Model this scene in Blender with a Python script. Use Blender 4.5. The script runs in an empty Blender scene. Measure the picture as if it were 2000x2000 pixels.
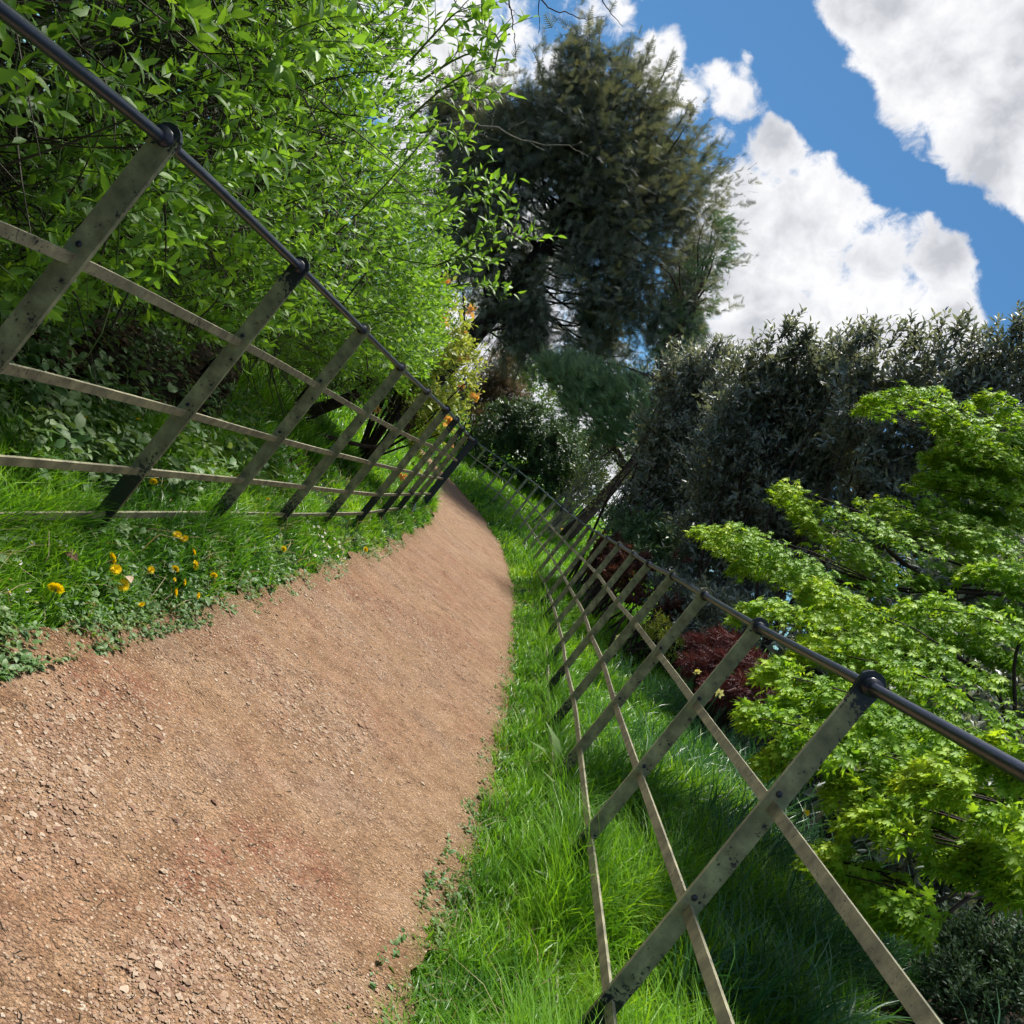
import bpy, math, random
import numpy as np
from mathutils import Matrix, Vector
rng = np.random.default_rng(7); random.seed(7)
S = bpy.context.scene
COL = S.collection

# ------------------------------------------------------------------ camera
FPX = 1846.0; ROLL = math.radians(38.8); PITCH = math.radians(-1.3); EYE = 1.15
cam = bpy.data.cameras.new('camera'); co = bpy.data.objects.new('camera', cam); COL.objects.link(co)
cam.sensor_width = 36; cam.lens = FPX/2000*36; cam.clip_start = .05; cam.clip_end = 2000
cr, sr, cp, sp = math.cos(ROLL), math.sin(ROLL), math.cos(PITCH), math.sin(PITCH)
X_ = Vector((1, 0, 0)); Z_ = Vector((0, -sp, cp)); FW = Vector((0, cp, sp))
right = X_*cr + Z_*sr; up = -X_*sr + Z_*cr
m = Matrix((right, up, -FW)).transposed().to_4x4(); m.translation = (0, 0, EYE)
co.matrix_world = m; S.camera = co
CAM = np.array([0, 0, EYE])

def ray(px, py):
    dx, dy = px-1000, py-1000
    u = cr*dx+sr*dy; v = sr*dx-cr*dy
    r = np.array([u/FPX, cp-sp*v/FPX, sp+cp*v/FPX]); return r
def at(px, py, Y):
    r = ray(px, py); return CAM + r*(Y/r[1])

# ------------------------------------------------------------------ sky, sun, exposure
SUN_EL, SUN_AZ = math.radians(64), math.radians(-6)      # azimuth to the right of the view direction
sund = Vector((math.cos(SUN_EL)*math.sin(SUN_AZ), math.cos(SUN_EL)*math.cos(SUN_AZ), math.sin(SUN_EL)))
W = bpy.data.worlds.new('World'); S.world = W; W.use_nodes = True
nt = W.node_tree; nt.nodes.clear()
def N(nt, t, **k):
    n = nt.nodes.new(t)
    for a, b in k.items():
        if a == 'ins':
            for i, v in b.items():
                if hasattr(v, 'links') or isinstance(v, bpy.types.NodeSocket): nt.links.new(v, n.inputs[i])
                else: n.inputs[i].default_value = v
        else: setattr(n, a, b)
    return n
def Mth(nt, op, a, b=None, c=None, clamp=False):
    n = nt.nodes.new('ShaderNodeMath'); n.operation = op; n.use_clamp = clamp
    for i, v in enumerate((a, b, c)):
        if v is None: continue
        if isinstance(v, bpy.types.NodeSocket): nt.links.new(v, n.inputs[i])
        else: n.inputs[i].default_value = v
    return n.outputs[0]
sky = N(nt, 'ShaderNodeTexSky', sky_type='NISHITA', sun_disc=False)
sky.sun_elevation = SUN_EL; sky.sun_rotation = SUN_AZ; sky.dust_density = .3; sky.ozone_density = 3.0; sky.air_density = 1.0
tint = N(nt, 'ShaderNodeMix', data_type='RGBA', blend_type='MULTIPLY'); tint.inputs[0].default_value = 1
nt.links.new(sky.outputs[0], tint.inputs[6]); tint.inputs[7].default_value = (.50, .84, 1.0, 1)
bg1 = N(nt, 'ShaderNodeBackground', ins={'Color': tint.outputs[2], 'Strength': .052})
tc = N(nt, 'ShaderNodeTexCoord').outputs['Generated']
def noise(scale, detail, rough, off=(0, 0, 0), dist=0.0):
    mp = N(nt, 'ShaderNodeMapping'); nt.links.new(tc, mp.inputs[0]); mp.inputs['Location'].default_value = off
    n = N(nt, 'ShaderNodeTexNoise'); nt.links.new(mp.outputs[0], n.inputs['Vector'])
    n.inputs['Scale'].default_value = scale; n.inputs['Detail'].default_value = detail
    n.inputs['Roughness'].default_value = rough; n.inputs['Distortion'].default_value = dist
    return n.outputs[0]
CLOUDS = [(1520,290,75,1.35),(1440,400,110,1.35),(1590,430,150,1.35),(1710,510,95,1.35),(1840,500,95,1.35),(1480,600,190,1.35),
          (1680,640,200,1.35),(1850,610,95,1.35),(1400,560,120,1.35),(1860,720,110,1.35),(1250,900,200,1),(1450,780,200,1),
          (1650,30,80,1.0),(1740,30,120,1.3),(1850,90,160,1.4),(1960,220,140,1.4),(2040,60,220,1),(1810,180,85,1),(1950,320,60,1.2),(2060,330,110,1),
          (1435,195,70,.85),(1405,140,50,.75),(1460,115,46,.75),(1410,255,50,.75),(1335,190,60,.75),(1290,140,60,.7),(950,700,200,1.5),(1100,850,200,1.5),(1000,70,85,.75),(920,20,80,.9),(1070,130,75,.6),(1160,20,75,.75),(950,170,70,.8),
          (820,120,150,1),(700,-200,300,1),(950,480,200,1),(1240,1000,180,1),(850,330,150,1),(1780,-250,200,1),(2400,300,260,1),(2250,900,300,1)]
acc = None
for px, py, r, h in CLOUDS:
    d = ray(px, py); d = d/np.linalg.norm(d)
    v = N(nt, 'ShaderNodeVectorMath', operation='DISTANCE'); nt.links.new(tc, v.inputs[0]); v.inputs[1].default_value = d
    q = Mth(nt, 'MULTIPLY_ADD', v.outputs['Value'], -h/(r/FPX*1.08), h)
    acc = q if acc is None else Mth(nt, 'SMOOTH_MAX', acc, q, .05)
for px, py, r in [(1640,215,60),(1690,300,50),(1740,350,45),(1800,370,40),(1870,405,40),(1930,450,45),(1975,500,60),(1950,580,40),(1975,640,45),(1560,130,75),(1500,50,85),(1390,60,50),(1300,240,0.001),(1600,240,45),(1480,330,0.001),(1560,200,40)]:
    if r < 1: continue
    d = ray(px, py); d = d/np.linalg.norm(d)
    v = N(nt, 'ShaderNodeVectorMath', operation='DISTANCE'); nt.links.new(tc, v.inputs[0]); v.inputs[1].default_value = d
    q = Mth(nt, 'MULTIPLY_ADD', v.outputs['Value'], -1.3/(r/FPX*1.15), 1.3, True); acc = Mth(nt, 'SUBTRACT', acc, q)
gen = Mth(nt, 'MULTIPLY_ADD', noise(2.3, 6, .5, (3, 1, 2)), 2.4, -.95)
elsew = N(nt, 'ShaderNodeVectorMath', operation='DISTANCE'); nt.links.new(tc, elsew.inputs[0])
dd = ray(1250, 550); elsew.inputs[1].default_value = dd/np.linalg.norm(dd)
far = Mth(nt, 'MULTIPLY_ADD', elsew.outputs['Value'], 2.2, -1.3, True)          # free clouds away from the built ones, unseen cover thickened to raise ambient light
genf = Mth(nt, 'MULTIPLY_ADD', Mth(nt, 'SUBTRACT', 1.0, far), -1.2, gen)
acc = Mth(nt, 'MAXIMUM', acc, genf)
n1 = noise(12, 9, .6, (0, 0, 0), .5); n2 = noise(44, 6, .62, (5, 2, 1), .4)
den = Mth(nt, 'ADD', Mth(nt, 'MULTIPLY_ADD', n1, 1.8, -.98), Mth(nt, 'MULTIPLY_ADD', n2, 1.35, -.67))
den = Mth(nt, 'ADD', acc, den)
mr = N(nt, 'ShaderNodeMapRange', interpolation_type='SMOOTHSTEP'); nt.links.new(den, mr.inputs[0]); mr.inputs[1].default_value = .0; mr.inputs[2].default_value = .55
off = tuple(-.03*c for c in sund)
n3 = noise(7, 5, .5, (off[0]+.4, off[1], off[2]+.2), .3); n3b = noise(7, 5, .5, (.4, 0, .2), .3)
sh = Mth(nt, 'MULTIPLY_ADD', Mth(nt, 'SUBTRACT', n3b, n3), 3.2, .58)
sh = Mth(nt, 'ADD', sh, Mth(nt, 'MULTIPLY_ADD', noise(4, 5, .5, (1.5, 7, 3)), 1.6, -.8))
sh = Mth(nt, 'ADD', sh, Mth(nt, 'MULTIPLY_ADD', den, -.50, .40), None, True)
cr_ = N(nt, 'ShaderNodeValToRGB'); nt.links.new(sh, cr_.inputs[0])
e = cr_.color_ramp.elements; e[0].position = .1; e[0].color = (.29, .30, .325, 1); e[1].position = .78; e[1].color = (.505, .505, .515, 1)
el = e.new(.42); el.color = (.40, .405, .425, 1)
bg2 = N(nt, 'ShaderNodeBackground', ins={'Color': cr_.outputs[0], 'Strength': 1.0})
mx = N(nt, 'ShaderNodeMixShader'); nt.links.new(mr.outputs[0], mx.inputs[0]); nt.links.new(bg1.outputs[0], mx.inputs[1]); nt.links.new(bg2.outputs[0], mx.inputs[2])
wo = N(nt, 'ShaderNodeOutputWorld'); nt.links.new(mx.outputs[0], wo.inputs[0])
W.cycles.sampling_method = 'MANUAL'; W.cycles.sample_map_resolution = 512

sl = bpy.data.lights.new('sun', 'SUN'); sl.energy = 4.2; sl.angle = math.radians(13); sl.color = (1, .95, .86)
so = bpy.data.objects.new('sun', sl); COL.objects.link(so); so.rotation_euler = (-sund).to_track_quat('-Z', 'Y').to_euler()
S.view_settings.view_transform = 'Standard'; S.view_settings.look = 'None'; S.view_settings.gamma = 1; S.view_settings.exposure = 0.98
S.view_settings.use_curve_mapping = False
S.render.engine = 'CYCLES'
S.cycles.use_adaptive_sampling = True; S.cycles.adaptive_threshold = .035; S.cycles.max_bounces = 6; S.cycles.diffuse_bounces = 3; S.cycles.glossy_bounces = 2; S.cycles.transmission_bounces = 3; S.cycles.transparent_max_bounces = 4

# ------------------------------------------------------------------ helpers
def tag(o, label=None, cat=None, group=None, kind=None):
    if label: o['label'] = label
    if cat: o['category'] = cat
    if group: o['group'] = group
    if kind: o['kind'] = kind
    return o
def empty(name, loc, label, cat, group=None):
    o = bpy.data.objects.new(name, None); COL.objects.link(o); o.location = Vector([float(c) for c in loc]); o.empty_display_size = .1
    return tag(o, label, cat, group)
class MB:
    """collects vertices / faces (tri and quad arrays) and a per-vertex random value"""
    def __init__(s): s.v = []; s.t = []; s.q = []; s.r = []; s.n = 0
    def add(s, v, t=None, q=None, r=None):
        v = np.asarray(v, float).reshape(-1, 3)
        if t is not None and len(t): s.t.append(np.asarray(t, int).reshape(-1, 3)+s.n)
        if q is not None and len(q): s.q.append(np.asarray(q, int).reshape(-1, 4)+s.n)
        s.v.append(v); s.r.append(np.full(len(v), .5) if r is None else np.broadcast_to(np.asarray(r, float), (len(v),)))
        s.n += len(v); return s
    def inst(s, T, mats, pos, r):
        """template T=(verts,tris,quads) placed N times"""
        V, tr, qu = T; n = len(pos); k = len(V)
        if n == 0: return s
        v = np.einsum('nij,kj->nki', mats, V)+pos[:, None, :]
        off = (np.arange(n)*k)[:, None, None]
        t = (tr[None]+off).reshape(-1, 3) if len(tr) else None
        q = (qu[None]+off).reshape(-1, 4) if len(qu) else None
        return s.add(v.reshape(-1, 3), t, q, np.repeat(r, k))
    def mesh(s, name, mat, smooth=True, origin=None):
        v = np.concatenate(s.v); 
        if origin is not None: v = v-np.asarray(origin, float)
        t = np.concatenate(s.t) if s.t else np.zeros((0, 3), int); q = np.concatenate(s.q) if s.q else np.zeros((0, 4), int)
        me = bpy.data.meshes.new(name); me.vertices.add(len(v)); me.vertices.foreach_set('co', v.astype(np.float32).ravel())
        li = np.concatenate([t.ravel(), q.ravel()]); me.loops.add(len(li)); me.loops.foreach_set('vertex_index', li.astype(np.int32))
        me.polygons.add(len(t)+len(q))
        ls = np.concatenate([np.arange(len(t))*3, len(t)*3+np.arange(len(q))*4]); me.polygons.foreach_set('loop_start', ls.astype(np.int32))
        me.polygons.foreach_set('use_smooth', np.full(len(t)+len(q), smooth))
        at_ = me.attributes.new('rnd', 'FLOAT', 'POINT'); at_.data.foreach_set('value', np.concatenate(s.r).astype(np.float32))
        me.update(calc_edges=True); me.validate(); me.materials.append(mat); return me
    def build(s, name, mat, parent=None, smooth=True, kind=None, origin=None):
        po = origin if origin is not None else (parent.location if parent is not None and parent.type == 'EMPTY' else None)
        me = s.mesh(name, mat, smooth, po); o = bpy.data.objects.new(name, me); COL.objects.link(o)
        if parent is not None: o.parent = parent
        elif po is not None: o.location = Vector([float(c) for c in po])
        if kind: o['kind'] = kind
        return o
class PB(MB):
    """every add() becomes a part of its own: the first takes the name, the others are branches"""
    def __init__(s): s.l = []
    def add(s, v, t=None, q=None, r=None): s.l.append(MB().add(v, t, q, r)); return s
    def build(s, name, mat, parent=None, smooth=True, kind=None, origin=None, rest='branch'):
        for i, m_ in enumerate(s.l): m_.build(name if i == 0 else rest, mat, parent, smooth, None, origin)
def nrm(a): return a/np.maximum(np.linalg.norm(a, axis=-1, keepdims=True), 1e-9)
def frames(d, n, size, width=None):
    """columns: side, length direction, normal"""
    d = nrm(d); x = nrm(np.cross(d, n)); z = np.cross(x, d)
    size = np.broadcast_to(size, (len(d),)); w = size if width is None else np.broadcast_to(width, (len(d),))
    return np.stack([x*w[:, None], d*size[:, None], z*size[:, None]], axis=2)
def tube(mb, pts, rad, sides=4, r=.5, cap=True):
    pts = np.asarray(pts, float); k = len(pts); rad = np.broadcast_to(rad, (k,))
    tg = np.gradient(pts, axis=0); tg = nrm(tg); h = np.array([0, 0, 1.]) if abs(tg[:, 2]).max() < .9 else np.array([.37, .9, .1])
    a = nrm(np.cross(tg, h)); b = np.cross(tg, a); an = np.arange(sides)*2*math.pi/sides
    v = pts[:, None]+rad[:, None, None]*(np.cos(an)[None, :, None]*a[:, None]+np.sin(an)[None, :, None]*b[:, None])
    i = np.arange(k-1)[:, None]*sides; j = np.arange(sides)[None]; j2 = (j+1) % sides
    q = np.stack([i+j, i+j2, i+sides+j2, i+sides+j], -1).reshape(-1, 4)
    t = []
    if cap and sides >= 3:
        for base, rev in ((0, True), ((k-1)*sides, False)):
            for s in range(1, sides-1):
                f = [base, base+s, base+s+1]; t.append(f[::-1] if rev else f)
    mb.add(v.reshape(-1, 3), t, q, r)
def tubes(mb, P, R, sides=3, r=.5):
    """P (n,k,3) polylines, R (n,k)"""
    n, k, _ = P.shape
    if n == 0: return
    tg = nrm(np.gradient(P, axis=1)); h = np.array([.31, .22, .93]); a = nrm(np.cross(tg, h)); b = np.cross(tg, a)
    an = np.arange(sides)*2*math.pi/sides
    v = P[:, :, None]+R[:, :, None, None]*(np.cos(an)[None, None, :, None]*a[:, :, None]+np.sin(an)[None, None, :, None]*b[:, :, None])
    i = np.arange(k-1)[:, None]*sides; j = np.arange(sides)[None]; q = np.stack([i+j, i+(j+1) % sides, i+sides+(j+1) % sides, i+sides+j], -1).reshape(-1, 4)
    q = (q[None]+(np.arange(n)*k*sides)[:, None, None]).reshape(-1, 4)
    mb.add(v.reshape(-1, 3), None, q, np.repeat(np.broadcast_to(r, (n,)), k*sides))
def box(mb, c, ax, ay, az, r=.5):
    """box by centre and three half-axis vectors"""
    c, ax, ay, az = [np.asarray(t, float) for t in (c, ax, ay, az)]
    v = [c+sx*ax+sy*ay+sz*az for sz in (-1, 1) for sy in (-1, 1) for sx in (-1, 1)]
    mb.add(v, None, [(0, 2, 3, 1), (4, 5, 7, 6), (0, 1, 5, 4), (2, 6, 7, 3), (0, 4, 6, 2), (1, 3, 7, 5)], r)
_w = rng.normal(size=(24, 3)); _p = rng.uniform(0, 6.28, 24)
def wn(P, scale):
    """cheap smooth 3-d noise, about -1..1"""
    P = np.atleast_2d(P)*scale; s = 0
    for i in range(12): s = s+np.sin(P@(_w[i]*1.3)+_p[i]+1.7*np.sin(P@_w[i+12]+_p[i+12]))
    return s/3.2

# ------------------------------------------------------------------ terrain shape
LY = [-6, 0, 2.34, 3.4, 4.2, 5.3, 8.3, 10.5, 12.4, 14.4, 17, 20, 23, 30, 60]; LX = [-.8, -.78, -.76, -.70, -.64, -.65, -.63, -.64, -.71, -.98, -1.5, -2.7, -4.4, -9, -30]
RY = [-6, 0, 2.12, 3.0, 4.1, 5.8, 7.4, 10.5, 13.6, 15.5, 18.2, 20, 23, 30, 60]; RX = [.2, .33, .48, .60, .68, .71, .71, .67, .45, .17, -.52, -1.15, -2.4, -6.5, -27]
def sm(t): t = np.clip(t, 0, 1); return t*t*(3-2*t)
def zp(y): return .35*sm((np.asarray(y, float)-6)/16)+np.maximum(0, np.asarray(y, float)-22)*.02
def H(x, y):
    x = np.asarray(x, float); y = np.asarray(y, float)
    l = np.interp(y, LY, LX)-x; r = x-np.interp(y, RY, RX); k = np.where(y > 12, .75, 1.0)
    l = l*k; r = r*k
    e1 = .022*np.sin(y*7.1)+.02*np.sin(y*17.3+x*3)+.012*np.sin(y*41+x*9)
    l = l+np.where(l > -.2, e1, 0); r = r+np.where(r > -.2, e1, 0)
    hl = .15*sm(l/.35)+.20*np.clip(l-.4, 0, 3)+.05*np.clip(l-3.4, 0, 30)
    hr = .17*sm(r/.35)+.27*np.clip(r-.35, 0, 3)+.05*np.clip(r-3.35, 0, 30)
    h = np.where(l > 0, hl, np.where(r > 0, hr, -.02))
    P = np.stack([x, y, x*0], -1).reshape(-1, 3)
    b = (wn(P, 1.1)*.018+wn(P, .35)*.04).reshape(x.shape)*np.clip(np.maximum(l, r)*2, 0, 1)
    return zp(y)+h+b
def hit(px, py, dz=0.0, y0=.8, y1=60):
    r = ray(px, py); Y = np.arange(y0, y1, .01); P = CAM+r[None]*(Y/r[1])[:, None]
    k = np.nonzero(P[:, 2] <= H(P[:, 0], P[:, 1])+dz)[0]
    return P[k[0]] if len(k) else P[-1]

# ------------------------------------------------------------------ materials
def mat(name):
    m = bpy.data.materials.new(name); m.use_nodes = True; nt = m.node_tree; nt.nodes.clear()
    out = nt.nodes.new('ShaderNodeOutputMaterial'); return m, nt, out
def ramp(nt, fac, stops, interp='LINEAR'):
    n = nt.nodes.new('ShaderNodeValToRGB'); n.color_ramp.interpolation = interp
    if fac is not None: nt.links.new(fac, n.inputs[0])
    e = n.color_ramp.elements; e[0].position, e[0].color = stops[0][0], (*stops[0][1], 1); e[1].position, e[1].color = stops[-1][0], (*stops[-1][1], 1)
    for p, c in stops[1:-1]: k = e.new(p); k.color = (*c, 1)
    return n.outputs[0]
def nz(nt, vec, scale, detail=4, rough=.5, dist=0):
    n = nt.nodes.new('ShaderNodeTexNoise'); n.inputs['Scale'].default_value = scale; n.inputs['Detail'].default_value = detail
    n.inputs['Roughness'].default_value = rough; n.inputs['Distortion'].default_value = dist
    if vec is not None: nt.links.new(vec, n.inputs['Vector'])
    return n.outputs[0]
def mixc(nt, f, a, b, bt='MIX'):
    n = nt.nodes.new('ShaderNodeMix'); n.data_type = 'RGBA'; n.blend_type = bt
    for i, v in ((0, f), (6, a), (7, b)):
        if isinstance(v, bpy.types.NodeSocket): nt.links.new(v, n.inputs[i])
        elif i == 0: n.inputs[0].default_value = v
        else: n.inputs[i].default_value = (*v, 1)
    return n.outputs[2]
def objrnd(nt):
    a = nt.nodes.new('ShaderNodeAttribute'); a.attribute_name = 'rnd'; o = nt.nodes.new('ShaderNodeObjectInfo')
    return a.outputs['Fac'], o.outputs['Random']
def foliage(name, cols, transl=.35, rough=.45, spec=.35, tcol=1.5, world=.25):
    m, nt, out = mat(name); a, o = objrnd(nt)
    g = nt.nodes.new('ShaderNodeNewGeometry'); pn = nz(nt, g.outputs['Position'], 1.3, 3)
    f = Mth(nt, 'ADD', Mth(nt, 'MULTIPLY', a, 1-world), Mth(nt, 'MULTIPLY_ADD', pn, world*2, -world*.5), None, True)
    n = len(cols); c = ramp(nt, f, [(i/(n-1), cc) for i, cc in enumerate(cols)])
    p = nt.nodes.new('ShaderNodeBsdfPrincipled'); nt.links.new(c, p.inputs['Base Color'])
    p.inputs['Roughness'].default_value = rough; p.inputs['Specular IOR Level'].default_value = spec
    t = nt.nodes.new('ShaderNodeBsdfTranslucent'); tcx = mixc(nt, 1.0, c, (tcol*1.08, tcol, tcol*.45), 'MULTIPLY'); nt.links.new(tcx, t.inputs[0])
    mx = nt.nodes.new('ShaderNodeMixShader'); mx.inputs[0].default_value = transl
    nt.links.new(p.outputs[0], mx.inputs[1]); nt.links.new(t.outputs[0], mx.inputs[2]); nt.links.new(mx.outputs[0], out.inputs[0]); return m
def plain(name, col, rough=.6, spec=.3, var=.25, scale=20, bump=0):
    m, nt, out = mat(name); tc = nt.nodes.new('ShaderNodeTexCoord'); n = nz(nt, tc.outputs['Object'], scale, 5, .6)
    c = ramp(nt, n, [(.3, tuple(x*(1-var) for x in col)), (.7, tuple(min(1, x*(1+var)) for x in col))])
    p = nt.nodes.new('ShaderNodeBsdfPrincipled'); nt.links.new(c, p.inputs['Base Color']); p.inputs['Roughness'].default_value = rough; p.inputs['Specular IOR Level'].default_value = spec
    if bump:
        b = nt.nodes.new('ShaderNodeBump'); b.inputs['Strength'].default_value = bump; b.inputs['Distance'].default_value = .01; nt.links.new(n, b.inputs['Height']); nt.links.new(b.outputs[0], p.inputs['Normal'])
    nt.links.new(p.outputs[0], out.inputs[0]); return m
def iron(name, base, algae, amount, vscale=1.0, gloss=.35, ends=False):
    """black paint under a skin of algae that flaked off in chips"""
    m, nt, out = mat(name); tc = nt.nodes.new('ShaderNodeTexCoord'); v = tc.outputs['Object']
    big = nz(nt, v, 5*vscale, 4, .55); fine = nz(nt, v, 85, 8, .68, .3); mid = nz(nt, v, 16, 5, .6)
    f = Mth(nt, 'ADD', Mth(nt, 'MULTIPLY', big, .55), Mth(nt, 'MULTIPLY', fine, .9)); f = Mth(nt, 'ADD', f, -.72+amount*.5)
    if ends:          # bare black paint near the top and foot of a post, a different length on each
        sx = nt.nodes.new('ShaderNodeSeparateXYZ'); nt.links.new(v, sx.inputs[0]); oi = nt.nodes.new('ShaderNodeObjectInfo'); rr = oi.outputs['Random']
        tz = nt.nodes.new('ShaderNodeMapRange'); nt.links.new(Mth(nt, 'ADD', sx.outputs[2], Mth(nt, 'MULTIPLY_ADD', rr, .22, -.16)), tz.inputs[0]); tz.inputs[1].default_value = -.10; tz.inputs[2].default_value = .02; tz.inputs[4].default_value = .42
        bz = nt.nodes.new('ShaderNodeMapRange'); nt.links.new(Mth(nt, 'ADD', sx.outputs[2], Mth(nt, 'MULTIPLY', rr, -.2)), bz.inputs[0]); bz.inputs[1].default_value = -.92; bz.inputs[2].default_value = -1.12; bz.inputs[4].default_value = .3
        f = Mth(nt, 'SUBTRACT', f, Mth(nt, 'ADD', tz.outputs[0], bz.outputs[0]))
    mr = nt.nodes.new('ShaderNodeMapRange'); nt.links.new(f, mr.inputs[0]); mr.inputs[1].default_value = .18; mr.inputs[2].default_value = .235
    alg = ramp(nt, mid, [(.32, tuple(.42*c for c in algae)), (.52, algae), (.7, tuple(min(1, 1.6*c) for c in algae))])
    alg = mixc(nt, Mth(nt, 'MULTIPLY', nz(nt, v, 120, 3, .6), .55), alg, (.16, .16, .12))
    c = mixc(nt, mr.outputs[0], base, alg)
    p = nt.nodes.new('ShaderNodeBsdfPrincipled'); nt.links.new(c, p.inputs['Base Color'])
    rr = Mth(nt, 'MULTIPLY_ADD', mr.outputs[0], .45, gloss); nt.links.new(rr, p.inputs['Roughness'])
    b = nt.nodes.new('ShaderNodeBump'); b.inputs['Strength'].default_value = .5; b.inputs['Distance'].default_value = .0015
    nt.links.new(Mth(nt, 'ADD', mr.outputs[0], fine), b.inputs['Height']); nt.links.new(b.outputs[0], p.inputs['Normal'])
    nt.links.new(p.outputs[0], out.inputs[0]); return m
MT = {}
MT['post'] = iron('post_iron', (.012, .014, .022), (.24, .25, .14), .66, ends=True)
MT['rail'] = iron('rail_iron', (.018, .02, .028), (.27, .25, .15), .66, .7)
MT['black'] = iron('black_iron', (.016, .02, .04), (.05, .055, .06), -.4, 1, .3)
MT['shrub'] = foliage('shrub_leaf', [(0.055, 0.127, 0.029), (0.112, 0.240, 0.037), (0.191, 0.374, 0.044), (0.349, 0.538, 0.066)], .42, .5, .28, 1.5)
MT['shrubdark'] = foliage('shrub_leaf_shade_tone', [(0.008, 0.021, 0.007), (0.021, 0.049, 0.010), (0.035, 0.077, 0.014)], .2, .5, .25)  # shrub leaf in a darker copy, interior shade put into the colour
MT['azalea'] = foliage('azalea_leaf', [(0.108, 0.180, 0.033), (0.225, 0.317, 0.056), (0.378, 0.423, 0.103), (0.108, 0.212, 0.028)], .4, .5, .3, 1.3)
MT['maple'] = foliage('maple_leaf', [(0.088, 0.210, 0.022), (0.175, 0.346, 0.033), (0.302, 0.470, 0.033), (0.509, 0.618, 0.044)], .45, .55, .22, 1.45, .35)
MT['redmaple'] = foliage('red_maple_leaf', [(0.060, 0.027, 0.026), (0.121, 0.045, 0.043), (0.190, 0.106, 0.086)], .3, .5, .3, 1.2)
MT['darkred'] = foliage('laceleaf', [(0.047, 0.012, 0.017), (0.118, 0.030, 0.038), (0.212, 0.063, 0.076)], .25, .55, .25, 1.2)
MT['evergreen'] = foliage('evergreen_leaf', [(0.074, 0.104, 0.097), (0.142, 0.180, 0.169), (0.223, 0.259, 0.236), (0.338, 0.366, 0.338)], .28, .45, .4, 1.2)
MT['evergreen2'] = foliage('laurel_leaf', [(0.042, 0.094, 0.044), (0.083, 0.156, 0.066), (0.146, 0.250, 0.111)], .15, .42, .45, 1.2)
MT['cedar'] = foliage('cedar_frond', [(.06, .082, .074), (.115, .145, .12), (.18, .20, .155), (.26, .255, .19)], .3, .6, .2, 1.1)
MT['pine'] = foliage('pine_needle', [(0.095, 0.193, 0.121), (0.216, 0.332, 0.186), (0.411, 0.507, 0.271)], .18, .55, .3, 1.2)
MT['rhodo'] = foliage('rhododendron_leaf', [(0.029, 0.060, 0.031), (0.066, 0.123, 0.053), (0.123, 0.197, 0.088)], .15, .45, .4)
MT['brownbush'] = foliage('brown_shrub_leaf', [(0.075, 0.053, 0.038), (0.150, 0.105, 0.068), (0.120, 0.135, 0.060)], .2, .6, .2)
MT['bgtree'] = foliage('far_leaf', [(.04, .10, .02), (.09, .18, .03), (.15, .26, .05)], .45, .5, .2)
MT['sparse'] = foliage('spring_leaf', [(.22, .26, .05), (.34, .38, .09)], .4, .5, .2)
MT['grass'] = foliage('grass_blade', [(0.023, 0.079, 0.013), (0.067, 0.200, 0.018), (0.164, 0.358, 0.020), (0.366, 0.543, 0.033)], .38, .42, .35, 1.4, .5)
MT['fern'] = foliage('fern_leaf', [(.02, .05, .028), (.05, .10, .055), (.09, .15, .085)], .2, .6, .2)
MT['straw'] = foliage('straw_blade', [(.22, .17, .08), (.34, .28, .15), (.42, .38, .24)], .25, .7, .2, 1.0)
MT['grassdark'] = foliage('daffodil_blade', [(0.017, 0.075, 0.033), (0.042, 0.135, 0.058), (0.084, 0.210, 0.091)], .25, .4, .4)
MT['weed'] = foliage('weed_leaf', [(0.040, 0.108, 0.031), (0.079, 0.177, 0.048), (0.158, 0.253, 0.094), (0.264, 0.342, 0.167)], .3, .5, .3, 1.3)
MT['bark'] = plain('dark_bark', (.035, .026, .022), .85, .15, .5, 14, .8)
MT['barkred'] = plain('pine_bark', (.075, .05, .045), .85, .15, .45, 10, .8)
MT['twig'] = plain('twig_bark', (.05, .045, .028), .7, .2, .4, 30)
MT['gtwig'] = plain('green_twig', (.08, .13, .035), .6, .3, .3, 30)
MT['lichen'] = plain('lichen_bark', (.17, .16, .12), .8, .2, .45, 25)
MT['yellow'] = foliage('dandelion_petal', [(0.848, 0.560, 0.004), (0.930, 0.717, 0.008), (0.930, 0.806, 0.020)], .3, .6, .2, 1.0)
MT['white'] = foliage('white_petal', [(.7, .7, .68), (.85, .85, .84)], .25, .6, .2, 1.0)
MT['cream'] = foliage('daffodil_petal', [(.75, .75, .45), (.8, .8, .55)], .3, .6, .2, 1.0)
MT['orange'] = foliage('azalea_petal', [(.78, .40, .12), (.84, .50, .20), (.86, .58, .30)], .35, .6, .2, 1.0)
MT['violet'] = foliage('bluebell_petal', [(.12, .14, .42), (.2, .22, .55)], .3, .6, .2, 1.0)
MT['deadleaf'] = foliage('dead_leaf', [(0.035, 0.018, 0.010), (0.080, 0.045, 0.028), (0.150, 0.100, 0.065)], .15, .8, .15, 1.0)
MT['paleleaf'] = foliage('pale_dead_leaf', [(.42, .31, .22), (.52, .41, .31)], .2, .7, .2, 1.0)
MT['stone'] = plain('pale_stone', (.42, .36, .28), .8, .25, .3, 60, .6)
MT['stonebrown'] = plain('brown_stone', (.22, .16, .12), .8, .25, .35, 60, .6)
MT['shard'] = plain('terracotta', (.42, .15, .07), .8, .2, .25, 40, .5)
MT['stick'] = plain('dry_stick', (.46, .38, .28), .8, .2, .3, 50, .3)

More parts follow.
